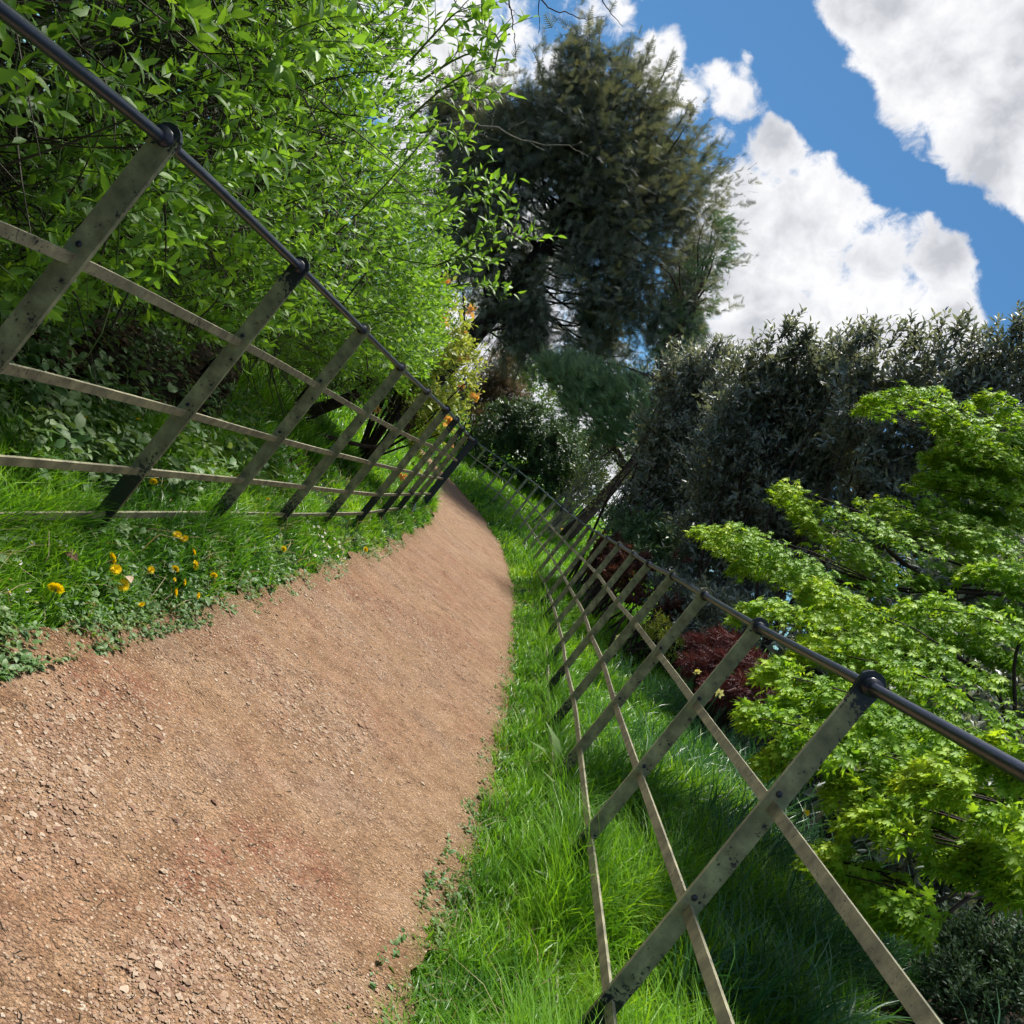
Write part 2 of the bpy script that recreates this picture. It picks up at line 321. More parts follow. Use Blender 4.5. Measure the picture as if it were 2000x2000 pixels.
def ground_mat():
    m, nt, out = mat('ground_soil'); g = nt.nodes.new('ShaderNodeNewGeometry'); P = g.outputs['Position']
    n = nz(nt, P, 3.0, 6, .6); f = nz(nt, P, 60, 6, .7)
    soil = ramp(nt, f, [(.3, (.010, .009, .006)), (.55, (.019, .017, .010)), (.75, (.045, .036, .024))])
    green = ramp(nt, f, [(.3, (.010, .032, .008)), (.7, (.03, .085, .014))])
    a = nt.nodes.new('ShaderNodeAttribute'); a.attribute_name = 'grassy'
    fac = Mth(nt, 'ADD', a.outputs['Fac'], Mth(nt, 'MULTIPLY_ADD', n, .8, -.4), None, True)
    c = mixc(nt, fac, soil, green); p = nt.nodes.new('ShaderNodeBsdfPrincipled'); nt.links.new(c, p.inputs['Base Color']); p.inputs['Roughness'].default_value = .95; p.inputs['Specular IOR Level'].default_value = .1
    b = nt.nodes.new('ShaderNodeBump'); b.inputs['Strength'].default_value = .9; b.inputs['Distance'].default_value = .02; nt.links.new(f, b.inputs['Height']); nt.links.new(b.outputs[0], p.inputs['Normal'])
    nt.links.new(p.outputs[0], out.inputs[0]); return m
def path_mat():
    m, nt, out = mat('path_grit'); g = nt.nodes.new('ShaderNodeNewGeometry'); P = g.outputs['Position']
    big = nz(nt, P, 1.15, 5, .6, .6); big2 = nz(nt, P, 2.6, 5, .6, .4); fine = nz(nt, P, 150, 6, .7); mid = Mth(nt, 'ADD', Mth(nt, 'MULTIPLY', nz(nt, P, 5.5, 8, .72), 1.5), Mth(nt, 'MULTIPLY_ADD', nz(nt, P, 25, 6, .65), .9, -.7))
    tan = ramp(nt, mid, [(.25, (0.135, 0.084, 0.050)), (.5, (0.189, 0.123, 0.075)), (.75, (0.234, 0.162, 0.108))])
    red = ramp(nt, mid, [(.25, (0.099, 0.042, 0.025)), (.55, (0.162, 0.078, 0.049)), (.8, (0.222, 0.129, 0.090))])
    grey = ramp(nt, mid, [(.25, (0.120, 0.081, 0.063)), (.75, (0.228, 0.174, 0.144))])
    fr = ramp(nt, big, [(.50, (0, 0, 0)), (.62, (1, 1, 1))]); fg = ramp(nt, big2, [(.52, (0, 0, 0)), (.66, (1, 1, 1))])
    c = mixc(nt, Mth(nt, 'MULTIPLY', fg, .45), tan, grey); ra = nt.nodes.new('ShaderNodeAttribute'); ra.attribute_name = 'red'; ea = nt.nodes.new('ShaderNodeAttribute'); ea.attribute_name = 'edge'
    rf = Mth(nt, 'ADD', Mth(nt, 'MULTIPLY', fr, .55), Mth(nt, 'MULTIPLY', ra.outputs['Fac'], Mth(nt, 'MULTIPLY_ADD', mid, 1.6, -.1))); rf = Mth(nt, 'MULTIPLY', rf, 1.25, None, True)
    c = mixc(nt, Mth(nt, 'MULTIPLY', rf, Mth(nt, 'MULTIPLY_ADD', nz(nt, P, 14, 5, .65), 3.0, -.9), None, True), c, red); ef = Mth(nt, 'MULTIPLY', ea.outputs['Fac'], Mth(nt, 'MULTIPLY_ADD', mid, 2.2, -.4), None, True); c = mixc(nt, Mth(nt, 'MULTIPLY', ef, .85), c, (0.084, 0.067, 0.023))
    vo = nt.nodes.new('ShaderNodeTexVoronoi'); vo.inputs['Scale'].default_value = 95; nt.links.new(P, vo.inputs['Vector'])
    vo2 = nt.nodes.new('ShaderNodeTexVoronoi'); vo2.inputs['Scale'].default_value = 210; nt.links.new(P, vo2.inputs['Vector'])
    sep = nt.nodes.new('ShaderNodeSeparateColor'); nt.links.new(vo.outputs['Color'], sep.inputs[0])
    chip = Mth(nt, 'MULTIPLY', Mth(nt, 'LESS_THAN', vo.outputs['Distance'], .36), Mth(nt, 'GREATER_THAN', sep.outputs[0], .45))
    st = ramp(nt, sep.outputs[1], [(0, (0.132, 0.084, 0.060)), (.5, (0.252, 0.186, 0.132)), (1, (0.348, 0.288, 0.228))])
    c = mixc(nt, Mth(nt, 'MULTIPLY', chip, .9), c, st)
    sep2 = nt.nodes.new('ShaderNodeSeparateColor'); nt.links.new(vo2.outputs['Color'], sep2.inputs[0])
    c = mixc(nt, .55, c, ramp(nt, sep2.outputs[0], [(0, (.35, .33,.32)), (.5, (.95, .93,.9)), (1, (1.7, 1.65, 1.55))]), 'MULTIPLY')
    c = mixc(nt, 1.0, c, (1.42, 1.34, 1.30), 'MULTIPLY')
    p = nt.nodes.new('ShaderNodeBsdfPrincipled'); nt.links.new(c, p.inputs['Base Color']); p.inputs['Roughness'].default_value = .9; p.inputs['Specular IOR Level'].default_value = .2
    h = Mth(nt, 'ADD', Mth(nt, 'MULTIPLY', vo.outputs['Distance'], -1.2), Mth(nt, 'MULTIPLY', vo2.outputs['Distance'], -.6)); h = Mth(nt, 'ADD', h, Mth(nt, 'MULTIPLY', fine, .5))
    b = nt.nodes.new('ShaderNodeBump'); b.inputs['Strength'].default_value = 1; b.inputs['Distance'].default_value = .008; nt.links.new(h, b.inputs['Height']); nt.links.new(b.outputs[0], p.inputs['Normal'])
    nt.links.new(p.outputs[0], out.inputs[0]); return m
def gravel_mat():
    m, nt, out = mat('gravel_stone'); a, o = objrnd(nt)
    c = ramp(nt, a, [(0, (0.066, 0.046, 0.040)), (.12, (0.158, 0.086, 0.059)), (.4, (0.224, 0.145, 0.099)), (.7, (0.277, 0.205, 0.145)), (.93, (0.356, 0.290, 0.224)), (1, (0.409, 0.370, 0.317))])
    c = mixc(nt, 1.0, c, (1.25, 1.2, 1.18), 'MULTIPLY')
    p = nt.nodes.new('ShaderNodeBsdfPrincipled'); nt.links.new(c, p.inputs['Base Color']); p.inputs['Roughness'].default_value = .8; p.inputs['Specular IOR Level'].default_value = .25
    nt.links.new(p.outputs[0], out.inputs[0]); return m

# ------------------------------------------------------------------ ground and path
xs = np.concatenate([-np.geomspace(300, 5, 28), np.arange(-4.9, -1.25, .12), np.arange(-1.25, 1.25, .036), np.arange(1.25, 4.95, .12), np.geomspace(5, 300, 28)])
ys = np.concatenate([-np.geomspace(250, 2.2, 14), np.arange(-2, .9, .2), np.arange(.95, 9.5, .05), np.arange(9.5, 26, .13), np.geomspace(26, 500, 34)])
GX, GY = np.meshgrid(xs, ys); GZ = H(np.clip(GX, -14, 14), np.clip(GY, -6, 45))
nx, ny = len(xs), len(ys); idx = np.arange(nx*ny).reshape(ny, nx)
q = np.stack([idx[:-1, :-1], idx[:-1, 1:], idx[1:, 1:], idx[1:, :-1]], -1).reshape(-1, 4)
mb = MB().add(np.stack([GX, GY, GZ], -1), None, q)
gnd = tag(mb.build('ground', ground_mat()), kind='structure')
l = np.interp(GY, LY, LX)-GX; r = GX-np.interp(GY, RY, RX)
gr = np.where((l > 0) & (l < .9+.10*np.clip(GY-3.5, 0, 40)), 1.0, np.where((r > 0) & (r < 1.2+.12*np.clip(GY-3, 0, 12)), 1.0, np.where((l > 0) | (r > 0), .0, .25)))
gr = np.where(GY > 14, np.where(np.abs(GX) < 9, 1, .7), gr)
a_ = gnd.data.attributes.new('grassy', 'FLOAT', 'POINT'); a_.data.foreach_set('value', gr.ravel().astype(np.float32))

py_ = np.concatenate([np.arange(-3, 9, .035), np.arange(9, 34, .12)]); tt = np.linspace(0, 1, 61)
L_ = np.interp(py_, LY, LX)-.06+.025*np.sin(py_*7.1)+.02*np.sin(py_*17.3+1)+.012*np.sin(py_*41)
R_ = np.interp(py_, RY, RX)+.06+.025*np.sin(py_*6.3+2)+.02*np.sin(py_*15.1)+.012*np.sin(py_*37)
PX = L_[:, None]+(R_-L_)[:, None]*tt[None]; PY = np.broadcast_to(py_[:, None], PX.shape)
PP = np.stack([PX, PY, PX*0], -1).reshape(-1, 3)
PZ = zp(PY)+.004+(wn(PP, 2.2)*.006+wn(PP, 9)*.0045+wn(PP, 31)*.0022).reshape(PX.shape)
ed = np.minimum(tt, 1-tt)[None]; PZ = PZ+.03*np.exp(-ed*16)*1.0
def pathz(x, y):
    P = np.stack([x, y, x*0], -1); L0 = np.interp(y, LY, LX)-.06; R0 = np.interp(y, RY, RX)+.06; t = (x-L0)/(R0-L0)
    return zp(y)+.004+wn(P, 2.2)*.006+wn(P, 9)*.0045+wn(P, 31)*.0022+.03*np.exp(-np.minimum(t, 1-t)*16)
def spots(lst, X, Y):
    a = np.zeros(np.shape(X))
    for px, py, r, h in lst: p = hit(px, py); a = a+h*np.exp(-((X-p[0])**2+((Y-p[1])/1.15)**2)/(r*r))
    return a
RED = [(350, 1730, .09, 1.2), (400, 1700, .08, 1.0), (600, 1690, .08, .9), (480, 1640, .08, .9), (560, 1700, .12, .8), (610, 1750, .10, .8), (300, 1370, .10, .8), (240, 1400, .12, .5), (330, 1900, .10, .6), (740, 1170, .5, .6), (660, 1290, .35, .45), (860, 1130, 1.2, .5), (100, 1450, .12, .5), (180, 1330, .15, .4)]
GRV = [(480, 1900, .13, 2.2), (430, 1850, .10, 1.6), (560, 1760, .10, 1.0), (600, 1420, .25, 1.6), (650, 1380, .3, 1.2), (40, 1560, .2, 1.6), (120, 1440, .2, 1.4), (180, 1340, .2, 1.2), (320, 1960, .15, 1.6), (700, 1290, .5, 1.0), (760, 1200, .8, .8), (230, 1390, .15, 1.1), (350, 1450, .12, .8)]
idx = np.arange(PX.size).reshape(PX.shape); q = np.stack([idx[:-1, :-1], idx[:-1, 1:], idx[1:, 1:], idx[1:, :-1]], -1).reshape(-1, 4)
pth = tag(MB().add(np.stack([PX, PY, PZ], -1), None, q).build('path', path_mat()), kind='structure')
for nm, vals in (('red', spots(RED, PX, PY)), ('edge', np.broadcast_to(np.exp(-ed*(R_-L_)[:, None]/.07), PX.shape))):
    a_ = pth.data.attributes.new(nm, 'FLOAT', 'POINT'); a_.data.foreach_set('value', np.ascontiguousarray(vals).ravel().astype(np.float32))

# gravel: loose chippings, real little stones
def stone_template(seed):
    r = np.random.default_rng(seed); v = np.array([(1, 0, 0), (-1, 0, 0), (0, 1, 0), (0, -1, 0), (0, 0, 1), (0, 0, -1)], float)
    v = np.concatenate([v, nrm(np.array([(1, 1, .6), (-1, 1, .5), (-1, -1, .6), (1, -1, .5)]))*1.0]); v *= r.uniform(.75, 1.15, (len(v), 1)); v[:, 2] *= .6; v[:, 0] *= 1.25
    t = [(0, 6, 4), (6, 2, 4), (2, 7, 4), (7, 1, 4), (1, 8, 4), (8, 3, 4), (3, 9, 4), (9, 0, 4), (0, 5, 2), (2, 5, 1), (1, 5, 3), (3, 5, 0), (0, 2, 6), (2, 1, 7), (1, 3, 8), (3, 0, 9)]
    return v, np.array(t), np.zeros((0, 4), int)
def rndrot(n):
    q = rng.normal(size=(n, 4)); q /= np.linalg.norm(q, axis=1, keepdims=True); w, x, y, z = q.T
    return np.stack([np.stack([1-2*(y*y+z*z), 2*(x*y-w*z), 2*(x*z+w*y)], -1), np.stack([2*(x*y+w*z), 1-2*(x*x+z*z), 2*(y*z-w*x)], -1), np.stack([2*(x*z-w*y), 2*(y*z+w*x), 1-2*(x*x+y*y)], -1)], 1)
mb = MB(); n = 105000
u = rng.uniform(0, 1, n); Y = 1.05*np.power(11/1.05, u**1.15); L0 = np.interp(Y, LY, LX); R0 = np.interp(Y, RY, RX); X = L0+(R0-L0)*rng.uniform(.0, 1, n)
pc = wn(np.stack([X, Y, X*0], -1), 2.6)+.5*wn(np.stack([X, Y, X*0+5], -1), 7); gs = spots(GRV, X, Y); keep = .7*pc+gs*1.0+rng.normal(0, .5, n) > .9; X, Y, pc, gs = X[keep], Y[keep], pc[keep], gs[keep]; n = len(X)
s = np.clip(rng.lognormal(math.log(.0020), .5, n), .0009, .008)*(1+.05*Y)*(1+.16*np.clip(gs, 0, 1.3))
cz = rng.uniform(0, 6.28, n); c_, s_ = np.cos(cz), np.sin(cz); rot = np.zeros((n, 3, 3)); rot[:, 0, 0] = c_; rot[:, 0, 1] = -s_; rot[:, 1, 0] = s_; rot[:, 1, 1] = c_; rot[:, 2, 2] = 1
tilt = nrm(np.stack([rng.normal(0, .25, n), rng.normal(0, .25, n), np.ones(n)], -1)); rot[:, 0, 2] = tilt[:, 0]*.5; rot[:, 1, 2] = tilt[:, 1]*.5
tid = rng.integers(0, 5, n); zz = pathz(X, Y); col = np.clip(rng.beta(2.2, 1.8, n), 0, 1)
for k in range(5):
    g = tid == k; mb.inst(stone_template(k), rot[g]*s[g][:, None, None], np.stack([X, Y, zz+s*.15], -1)[g], col[g])
tag(mb.build('gravel', gravel_mat(), smooth=False), 'pale tan and brown gravel chippings scattered over the path', 'gravel', kind='stuff')

# ------------------------------------------------------------------ fences
LTOP = [(-1.13, -1.24, 1.14), (-1.13, -.14, 1.15), (-1.12, .96, 1.195)] + [tuple(at(px, py, 2.06+1.1*i)) for i, (px, py) in enumerate(
    [(325, 272), (585, 522), (709, 645), (783, 719), (834, 766), (872, 800), (891, 820), (903, 837), (913, 849), (925, 860)])]
RPX = [(1698, 1340), (1481, 1226), (1376, 1163), (1314, 1125), (1267, 1102), (1238, 1083), (1210, 1065), (1187, 1052), (1168, 1042), (1150, 1030), (1131, 1017), (1113, 1004),
       (1098, 992), (1086, 981), (1068, 965), (1051, 949), (1031, 934), (1011, 918), (989, 905), (970, 891), (948, 877), (928, 862)]
RTOP = [(.73, -1.2, 1.28), (.77, -.12, 1.283), (.81, .98, 1.287)]; yy = 2.07
for i, (px, py) in enumerate(RPX):
    RTOP.append(tuple(at(px, py, yy))); yy += 1.1 if i < 9 else 1.03
RTOP += [(-2.45, 25.3, 1.44), (-3.1, 26.2, 1.45), (-3.8, 27.0, 1.47)]
def fence(tops, drops, end_post, label, side):
    tops = np.array(tops); root = empty('estate_fence', (tops[3][0], tops[3][1], float(H(tops[3][0], tops[3][1]))), label, 'fence', 'black iron estate fences along the path')
    tg = nrm(np.gradient(tops, axis=0)); tg[:, 2] = 0; tg = nrm(tg); lat = np.stack([tg[:, 1], -tg[:, 0], tg[:, 0]*0], -1)
    for i, p in enumerate(tops):
        if p[1] < .3: continue
        last = end_post and i == len(tops)-1; w = .046 if last else (.029 if side < 0 else .0245); th = .007; hgt = 1.42; c = np.array(p)
        mb = MB(); o_ = c; rr = .036 if not last else .046; pts = []
        for a in np.linspace(math.pi, 0, 9): pts.append((math.cos(a)*rr*(w/.029 if last else 1)*.92, math.sin(a)*rr))
        pts = [(-w, -hgt)]+[(-w, -.035)]+pts[1:-1]+[(w, -.035), (w, -hgt)]
        pts = np.array(pts); k = len(pts); fr = o_+pts[:, :1]*lat[i]+np.array([0, 0, 1])*pts[:, 1:]-tg[i]*th; bk = fr+tg[i]*2*th
        cf, cb = o_-tg[i]*th, o_+tg[i]*th; tr = []
        for j in range(k):
            j2 = (j+1) % k; tr += [(2*k, j2, j), (2*k+1, k+j, k+j2)]
        qd = [(j, (j+1) % k, k+(j+1) % k, k+j) for j in range(k)]
        cf = cf-np.array([0, 0, .3]); cb = cb-np.array([0, 0, .3])
        mb.add(np.concatenate([fr, bk, [cf, cb]]), tr, qd)
        bo = c.copy(); me = mb.mesh('post', MT['black'] if last else MT['post'], False, bo)
        o = bpy.data.objects.new('post', me); COL.objects.link(o); o.parent = root; o.location = Vector([float(t) for t in (bo-np.array(root.location))])
        if last: tag(o, 'wide glossy black end post of the left fence')
        # collar round the tube rail on the near posts
        if p[1] < 14:
            mb = MB(); tube(mb, [c-tg[i]*.030, c+tg[i]*.034], .0215, 12); cl = mb.build('collar', MT['black'], o, True, origin=bo)
            if p[1] < 5:
                mb = PB()
                for dz in drops[:2]: tube(mb, [c+np.array([0, 0, -dz+.03])-tg[i]*(th+.003)-lat[i]*w*.2, c+np.array([0, 0, -dz+.03])-tg[i]*th-lat[i]*w*.2], [.006, .008], 8)
                mb.build('rivet', MT['black'], o, True, origin=bo, rest='rivet')
    # tube rail, resampled so it bends gently between posts
    def resample(P, k=6):
        out = []
        for a in range(len(P)-1):
            for t in np.arange(k)/k: out.append(P[a]*(1-t)+P[a+1]*t)
        out.append(P[-1]); P2 = np.array(out)
        for _ in range(3): P2[1:-1] = (P2[:-2]+2*P2[1:-1]+P2[2:])/4
        return P2
    T = resample(tops); mb = MB(); tube(mb, T, .0135, 12); mb.build('top_rail', MT['black'], root)
    TT = nrm(np.gradient(T, axis=0)); LT = nrm(np.stack([TT[:, 1], -TT[:, 0], TT[:, 0]*0], -1))
    for dz in drops:
        j = (np.sin(np.arange(len(T))*.19+dz*9)*.005+np.sin(np.arange(len(T))*.47+dz*5)*.0015)[:, None]*np.array([0, 0, 1])
        c = T+np.array([0, 0, -dz])+j; h = np.array([0, 0, .0135]); w = LT*.0045
        v = np.stack([c-w-h, c+w-h, c+w+h, c-w+h], 1).reshape(-1, 3); n = len(c); i0 = np.arange(n-1)[:, None]*4; jj = np.arange(4)[None]
        q = np.stack([i0+jj, i0+(jj+1) % 4, i0+4+(jj+1) % 4, i0+4+jj], -1).reshape(-1, 4); q = np.concatenate([q, [[3, 2, 1, 0]], [[4*n-4, 4*n-3, 4*n-2, 4*n-1]]])
        MB().add(v, None, q).build('rail', MT['rail'], root, False)
    return root
fence(LTOP, [.327, .622, .872, 1.065], True, 'iron estate fence left of the path, in front of the big green shrub', -1)
fence(RTOP, [.338, .632, .90, 1.10], False, 'long iron estate fence right of the path, curving away left in the distance', 1)

# ------------------------------------------------------------------ leaf templates
def leaf_t(w=.2, fold=.06, droop=.08):
    v = np.array([(0, 0, 0), (0, .35, -.0), (0, .7, -droop*.4), (0, 1, -droop), (-w, .3, fold), (-w*.85, .64, fold-droop*.3), (w, .3, fold), (w*.85, .64, fold-droop*.3)])
    return v, np.array([(0, 1, 4), (2, 3, 5), (0, 6, 1), (2, 7, 3)]), np.array([(1, 2, 5, 4), (1, 6, 7, 2)])
def leaf_s(w=.2, fold=.06):
    return np.array([(0, 0, 0), (-w, .45, fold), (0, 1, -.05), (w, .45, fold)]), np.array([(0, 2, 1), (0, 3, 2)]), np.zeros((0, 4), int)
def palm_t(droop=.25):
    ang = np.radians([-128, -84, -42, 0, 42, 84, 128]); ln = [.42, .72, .93, 1.0, .93, .72, .42]; v = [(0, 0, 0)]; 
    for i, (a, l) in enumerate(zip(ang, ln)):
        if i: am = (ang[i-1]+a)/2; v.append((math.sin(am)*.27, math.cos(am)*.27, -.02))
        wd = .095; c, s = math.cos(a), math.sin(a); m_ = l*.52
        v += [(s*m_-c*wd, c*m_+s*wd, -droop*m_*m_+.015), (s*l, c*l, -droop*l*l), (s*m_+c*wd, c*m_-s*wd, -droop*m_*m_+.015)]
    v = np.array(v); t = []
    k = 1; prev = None
    for i in range(7):
        n0 = None
        if i: n0 = k; k += 1
        a, b, c = k, k+1, k+2; k += 3
        left = n0 if n0 is not None else a; t += [(a, c, b)]
        nxt = k if i < 6 else c
        t += [(0, left, a)] if n0 is not None else []
        t += [(0, a, c)]
        if i < 6: t += [(0, c, nxt)]
    t = [f[::-1] for f in t]
    return v, np.array(t), np.zeros((0, 4), int)
def frond_t(k=7, w=.32):
    v = []; t = []
    for i in range(k):
        y = i/k; l = w*(1-.7*y); 
        for s in (-1, 1):
            b = len(v); v += [(0, y, 0), (0, y+.10, -.01), (s*l, y+.20+.10*rng.random(), rng.uniform(-.10, .06))]; t.append((b, b+1, b+2))
    b = len(v); v += [(-.02, 0, 0), (.02, 0, 0), (0, 1.05, -.05)]; t.append((b, b+1, b+2))
    return np.array(v), np.array(t), np.zeros((0, 4), int)
def tuft_t(k=11, spread=.55):
    v = []; t = []
    for i in range(k):
        a = i*2.399; e = spread*math.sqrt((i+.5)/k); d = np.array([math.sin(a)*e, 1-.5*e*e, math.cos(a)*e]); d /= np.linalg.norm(d); y0 = .25*rng.random()
        s = np.cross(d, rng.normal(size=3)); s = s/np.linalg.norm(s)*.028; o = np.array([0, y0, 0]); b = len(v); v += [o-s, o+s, o+d*rng.uniform(.7, 1)]; t.append((b, b+1, b+2))
    return np.array(v), np.array(t), np.zeros((0, 4), int)

def put_leaves(root, T, mats, pos, rnd, material, name='leaf', part='foliage', top=300, minpx=9, parent=None, vary=None):
    """the leaves that show largest as parts, the rest joined"""
    par = parent or root; size = np.linalg.norm(mats[:, :, 1], axis=1); rel = pos-CAM; Y = rel[:, 1]
    u = rel[:, 0]; v = rel[:, 2]; sx = (cr*u+sr*v)/np.maximum(Y, .1)*FPX+1000; sy = 1000+(sr*u-cr*v)/np.maximum(Y, .1)*FPX
    px = size*FPX/np.maximum(Y, .3)*((Y > .3) & (sx > -40) & (sx < 2040) & (sy > -40) & (sy < 2040))
    order = np.argsort(-px)[:top]; order = order[px[order] >= minpx]; big = np.zeros(len(pos), bool); big[order] = True
    if (~big).any():
        mb = MB().inst(T, mats[~big], pos[~big], rnd[~big]); mb.build(part, material, par, True, 'stuff' if (~big).sum() > 1 else None)
    if big.any():
        vs = [MB().add(T[0], T[1] if len(T[1]) else None, T[2] if len(T[2]) else None, rv).mesh(name, material) for rv in np.linspace(.04, .96, 8)]
        pl = np.array(root.location)
        for i in order:
            o = bpy.data.objects.new(name, vs[min(7, int(rnd[i]*8))]); COL.objects.link(o); o.parent = par
            mm = Matrix([list(map(float, mats[i][k]))+[float(pos[i][k]-pl[k])] for k in range(3)]+[[0, 0, 0, 1]]); o.matrix_local = mm

def shoots(n, base, d, length, nleaf, lsize, spread=.9, curve=.25, k=5, t0=.18):
    """leafy shoots: returns twig polylines and leaf pos/dir/normal/size arrays"""
    d = nrm(d); t = np.linspace(0, 1, k); bend = nrm(rng.normal(size=(n, 3)))*curve; bend[:, 2] -= .05
    P = base[:, None]+(d[:, None]*t[None, :, None]+bend[:, None]*(t**2)[None, :, None])*length[:, None, None]
    tl = np.linspace(t0, 1.0, nleaf); q = base[:, None]+(d[:, None]*tl[None, :, None]+bend[:, None]*(tl**2)[None, :, None])*length[:, None, None]
    a = nrm(np.cross(d, rng.normal(size=(n, 3)))); b = np.cross(d, a); ph = rng.uniform(0, 6.28, (n, 1))+np.arange(nleaf)[None]*2.4
    rad = np.cos(ph)[..., None]*a[:, None]+np.sin(ph)[..., None]*b[:, None]; sp_ = spread*(1-.55*tl**3)[None, :, None]
    ld = nrm(d[:, None]*(1-.35*sp_)+rad*sp_+rng.normal(0, .18, (n, nleaf, 3)))
    nn = nrm(d[:, None]-rad*.6+np.array([0, 0, .7])+rng.normal(0, .25, (n, nleaf, 3)))
    ls = lsize*rng.uniform(.6, 1.15, (n, nleaf))*(.75+.25*np.sin(math.pi*np.clip(tl, 0, .9)))[None]
    return P, q.reshape(-1, 3), ld.reshape(-1, 3), nn.reshape(-1, 3), ls.reshape(-1)

# ------------------------------------------------------------------ the big green shrub on the left
def big_shrub():
    root = empty('flowering_shrub', (-1.95, 8.6, float(H(-1.95, 8.6))), 'large bright green leafy shrub leaning over the left iron fence', 'shrub')
    n = 12500; u = rng.uniform(0, 1, n); Y = .7+(10.4-.7)*u**1.45
    th = rng.uniform(-1.25, math.pi*.80, n); r = 1-.5*rng.uniform(0, 1, n)**1.6
    rx = 1.28+.10*np.sin(Y*1.3)+.10*np.sin(Y*3.1+1); top = np.interp(Y, [0, 2.5, 5, 7, 9, 10.5], [3.5, 3.3, 2.65, 2.4, 2.15, 1.7]); cz_ = np.interp(Y, [0, 3, 6, 9, 10.5], [1.35, 1.35, 1.5, 1.45, 1.3])
    rz = np.where(np.sin(th) > 0, top-cz_, np.interp(Y, [0, 3, 6, 10], [1.2, 1.15, .8, .8])); cx = np.interp(Y, [0, 2.5, 4, 10.5], [-2.40, -2.46, -2.64, -2.75])
    fade = np.where(Y > 9.4, 1-(Y-9.4)*.35, 1)
    X = cx+rx*r*np.cos(th)*fade; Z = cz_+rz*r*np.sin(th)*fade; B = np.stack([X, Y, Z], -1)
    nz_ = wn(B, 1.7)+.7*wn(B, 5); keep = (nz_ > np.interp(Y, [0, 2.5, 4, 6], [.0, -.12, -.35, -.6])) | (rng.random(n) < .25); B, th, Y, r = B[keep], th[keep], Y[keep], r[keep]; n = len(B)
    low = B[:, 2] < H(B[:, 0], B[:, 1])+np.where(B[:, 1] < 4.2, .16, .35); B, th, Y, r = B[~low], th[~low], Y[~low], r[~low]; n = len(B)
    out = np.stack([np.cos(th), rng.normal(0, .4, n)-.1, np.sin(th)*.6], -1); d = nrm(out*.7+np.array([0, 0, .75])+rng.normal(0, .45, (n, 3)))
    ln = rng.uniform(.10, .26, n)*np.where(Y < 4, .8, 1.05)
    P, q, ld, nn, ls = shoots(n, B, d, ln, 9, .062, .85, t0=.3)
    # a few long shoots that stick out over the path
    tips = [(940, 60, 2.9, 960, 150), (1040, 470, 4.3, 880, 520), (975, 590, 5.0, 880, 560), (935, 200, 3.1, 850, 180), (950, 400, 4.2, 850, 420), (900, 300, 3.8, 820, 260), (955, 110, 3.0, 820, 160),
            (900, 20, 2.9, 800, 120), (985, 440, 4.4, 880, 500), (940, 520, 4.8, 850, 520), (960, 370, 4.1, 850, 380), (915, 150, 3.0, 800, 230)]
    PT = []; extra = []
    for tx, ty, Yt, bx, by in tips:
        e0 = at(bx, by, Yt+.25); e1 = at(tx, ty, Yt); t = np.linspace(0, 1, 7)[:, None]; pl = e0*(1-t)+e1*t+np.array([0, 0, .06])*np.sin(t*3.1); PT.append(pl)
        for tt_ in np.linspace(.1, .97, 9): extra.append((e0*(1-tt_)+e1*tt_+np.array([0, 0, .06*math.sin(tt_*3.1)]), e1-e0))
    eb = np.array([x[0] for x in extra]); ed_ = nrm(np.array([x[1] for x in extra])); ne = len(eb)
    P2, q2, ld2, nn2, ls2 = shoots(ne, eb, nrm(ed_+rng.normal(0, .6, (ne, 3))+np.array([0, 0, .4])), rng.uniform(.08, .17, ne), 5, .058, .9)
    pk = ~((P[:, :, 0].max(1) > -1.15) & (P[:, :, 2].min(1) < 1.42) & (P[:, 0, 1] < 6.2)); P = P[pk]; n = len(P)
    mbt = MB(); tubes(mbt, P, np.linspace(.0022, .0010, 5)[None]*np.ones((n, 1)), 3, rng.random(n)); tubes(mbt, P2, np.linspace(.002, .001, 5)[None]*np.ones((ne, 1)), 3, rng.random(ne)); tubes(mbt, np.array(PT), np.linspace(.0045, .0015, 7)[None]*np.ones((len(PT), 1)), 4)
    mbt.build('young_shoots', MT['gtwig'], root, True, 'stuff')
    q = np.concatenate([q, q2]); ld = np.concatenate([ld, ld2]); nn = np.concatenate([nn, nn2]); ls = np.concatenate([ls, ls2])
    w = ls*rng.uniform(.75, 1.35, len(ls)); rv = np.clip(rng.beta(2, 2, len(q))*.75+.22*(wn(q, 1.5)*.5+.5)+.05*rng.normal(size=len(q)), 0, 1)
    ok = (np.linalg.norm(q-CAM, axis=1) > .9) & ~((q[:, 0] > -1.15) & (q[:, 2] < 1.42) & (q[:, 1] < 6.2)); q, ld, nn, ls, w, rv = [a[ok] for a in (q, ld, nn, ls, w, rv)]
    put_leaves(root, leaf_t(.21, .05, .12), frames(ld, nn, ls, w*.86), q, rv, MT['shrub'])
    # dark tangle of old twigs and inner leaves with shade put into their colour
    n = 6000; Y = .6+9.6*rng.random(n)**1.7; B = np.stack([-2.3-.03*Y+rng.normal(0, .42, n), Y, .7+np.interp(Y, [0, 3, 6, 10], [1.9, 1.7, 1.1, .8])*rng.random(n)], -1); d = nrm(rng.normal(size=(n, 3))+np.array([.5, 0, .5])); L = rng.uniform(.25, .8, n); t = np.linspace(0, 1, 5)
    P = B[:, None]+d[:, None]*L[:, None, None]*t[None, :, None]+nrm(rng.normal(size=(n, 3)))[:, None]*(.25*L[:, None, None]*(t**2)[None, :, None])
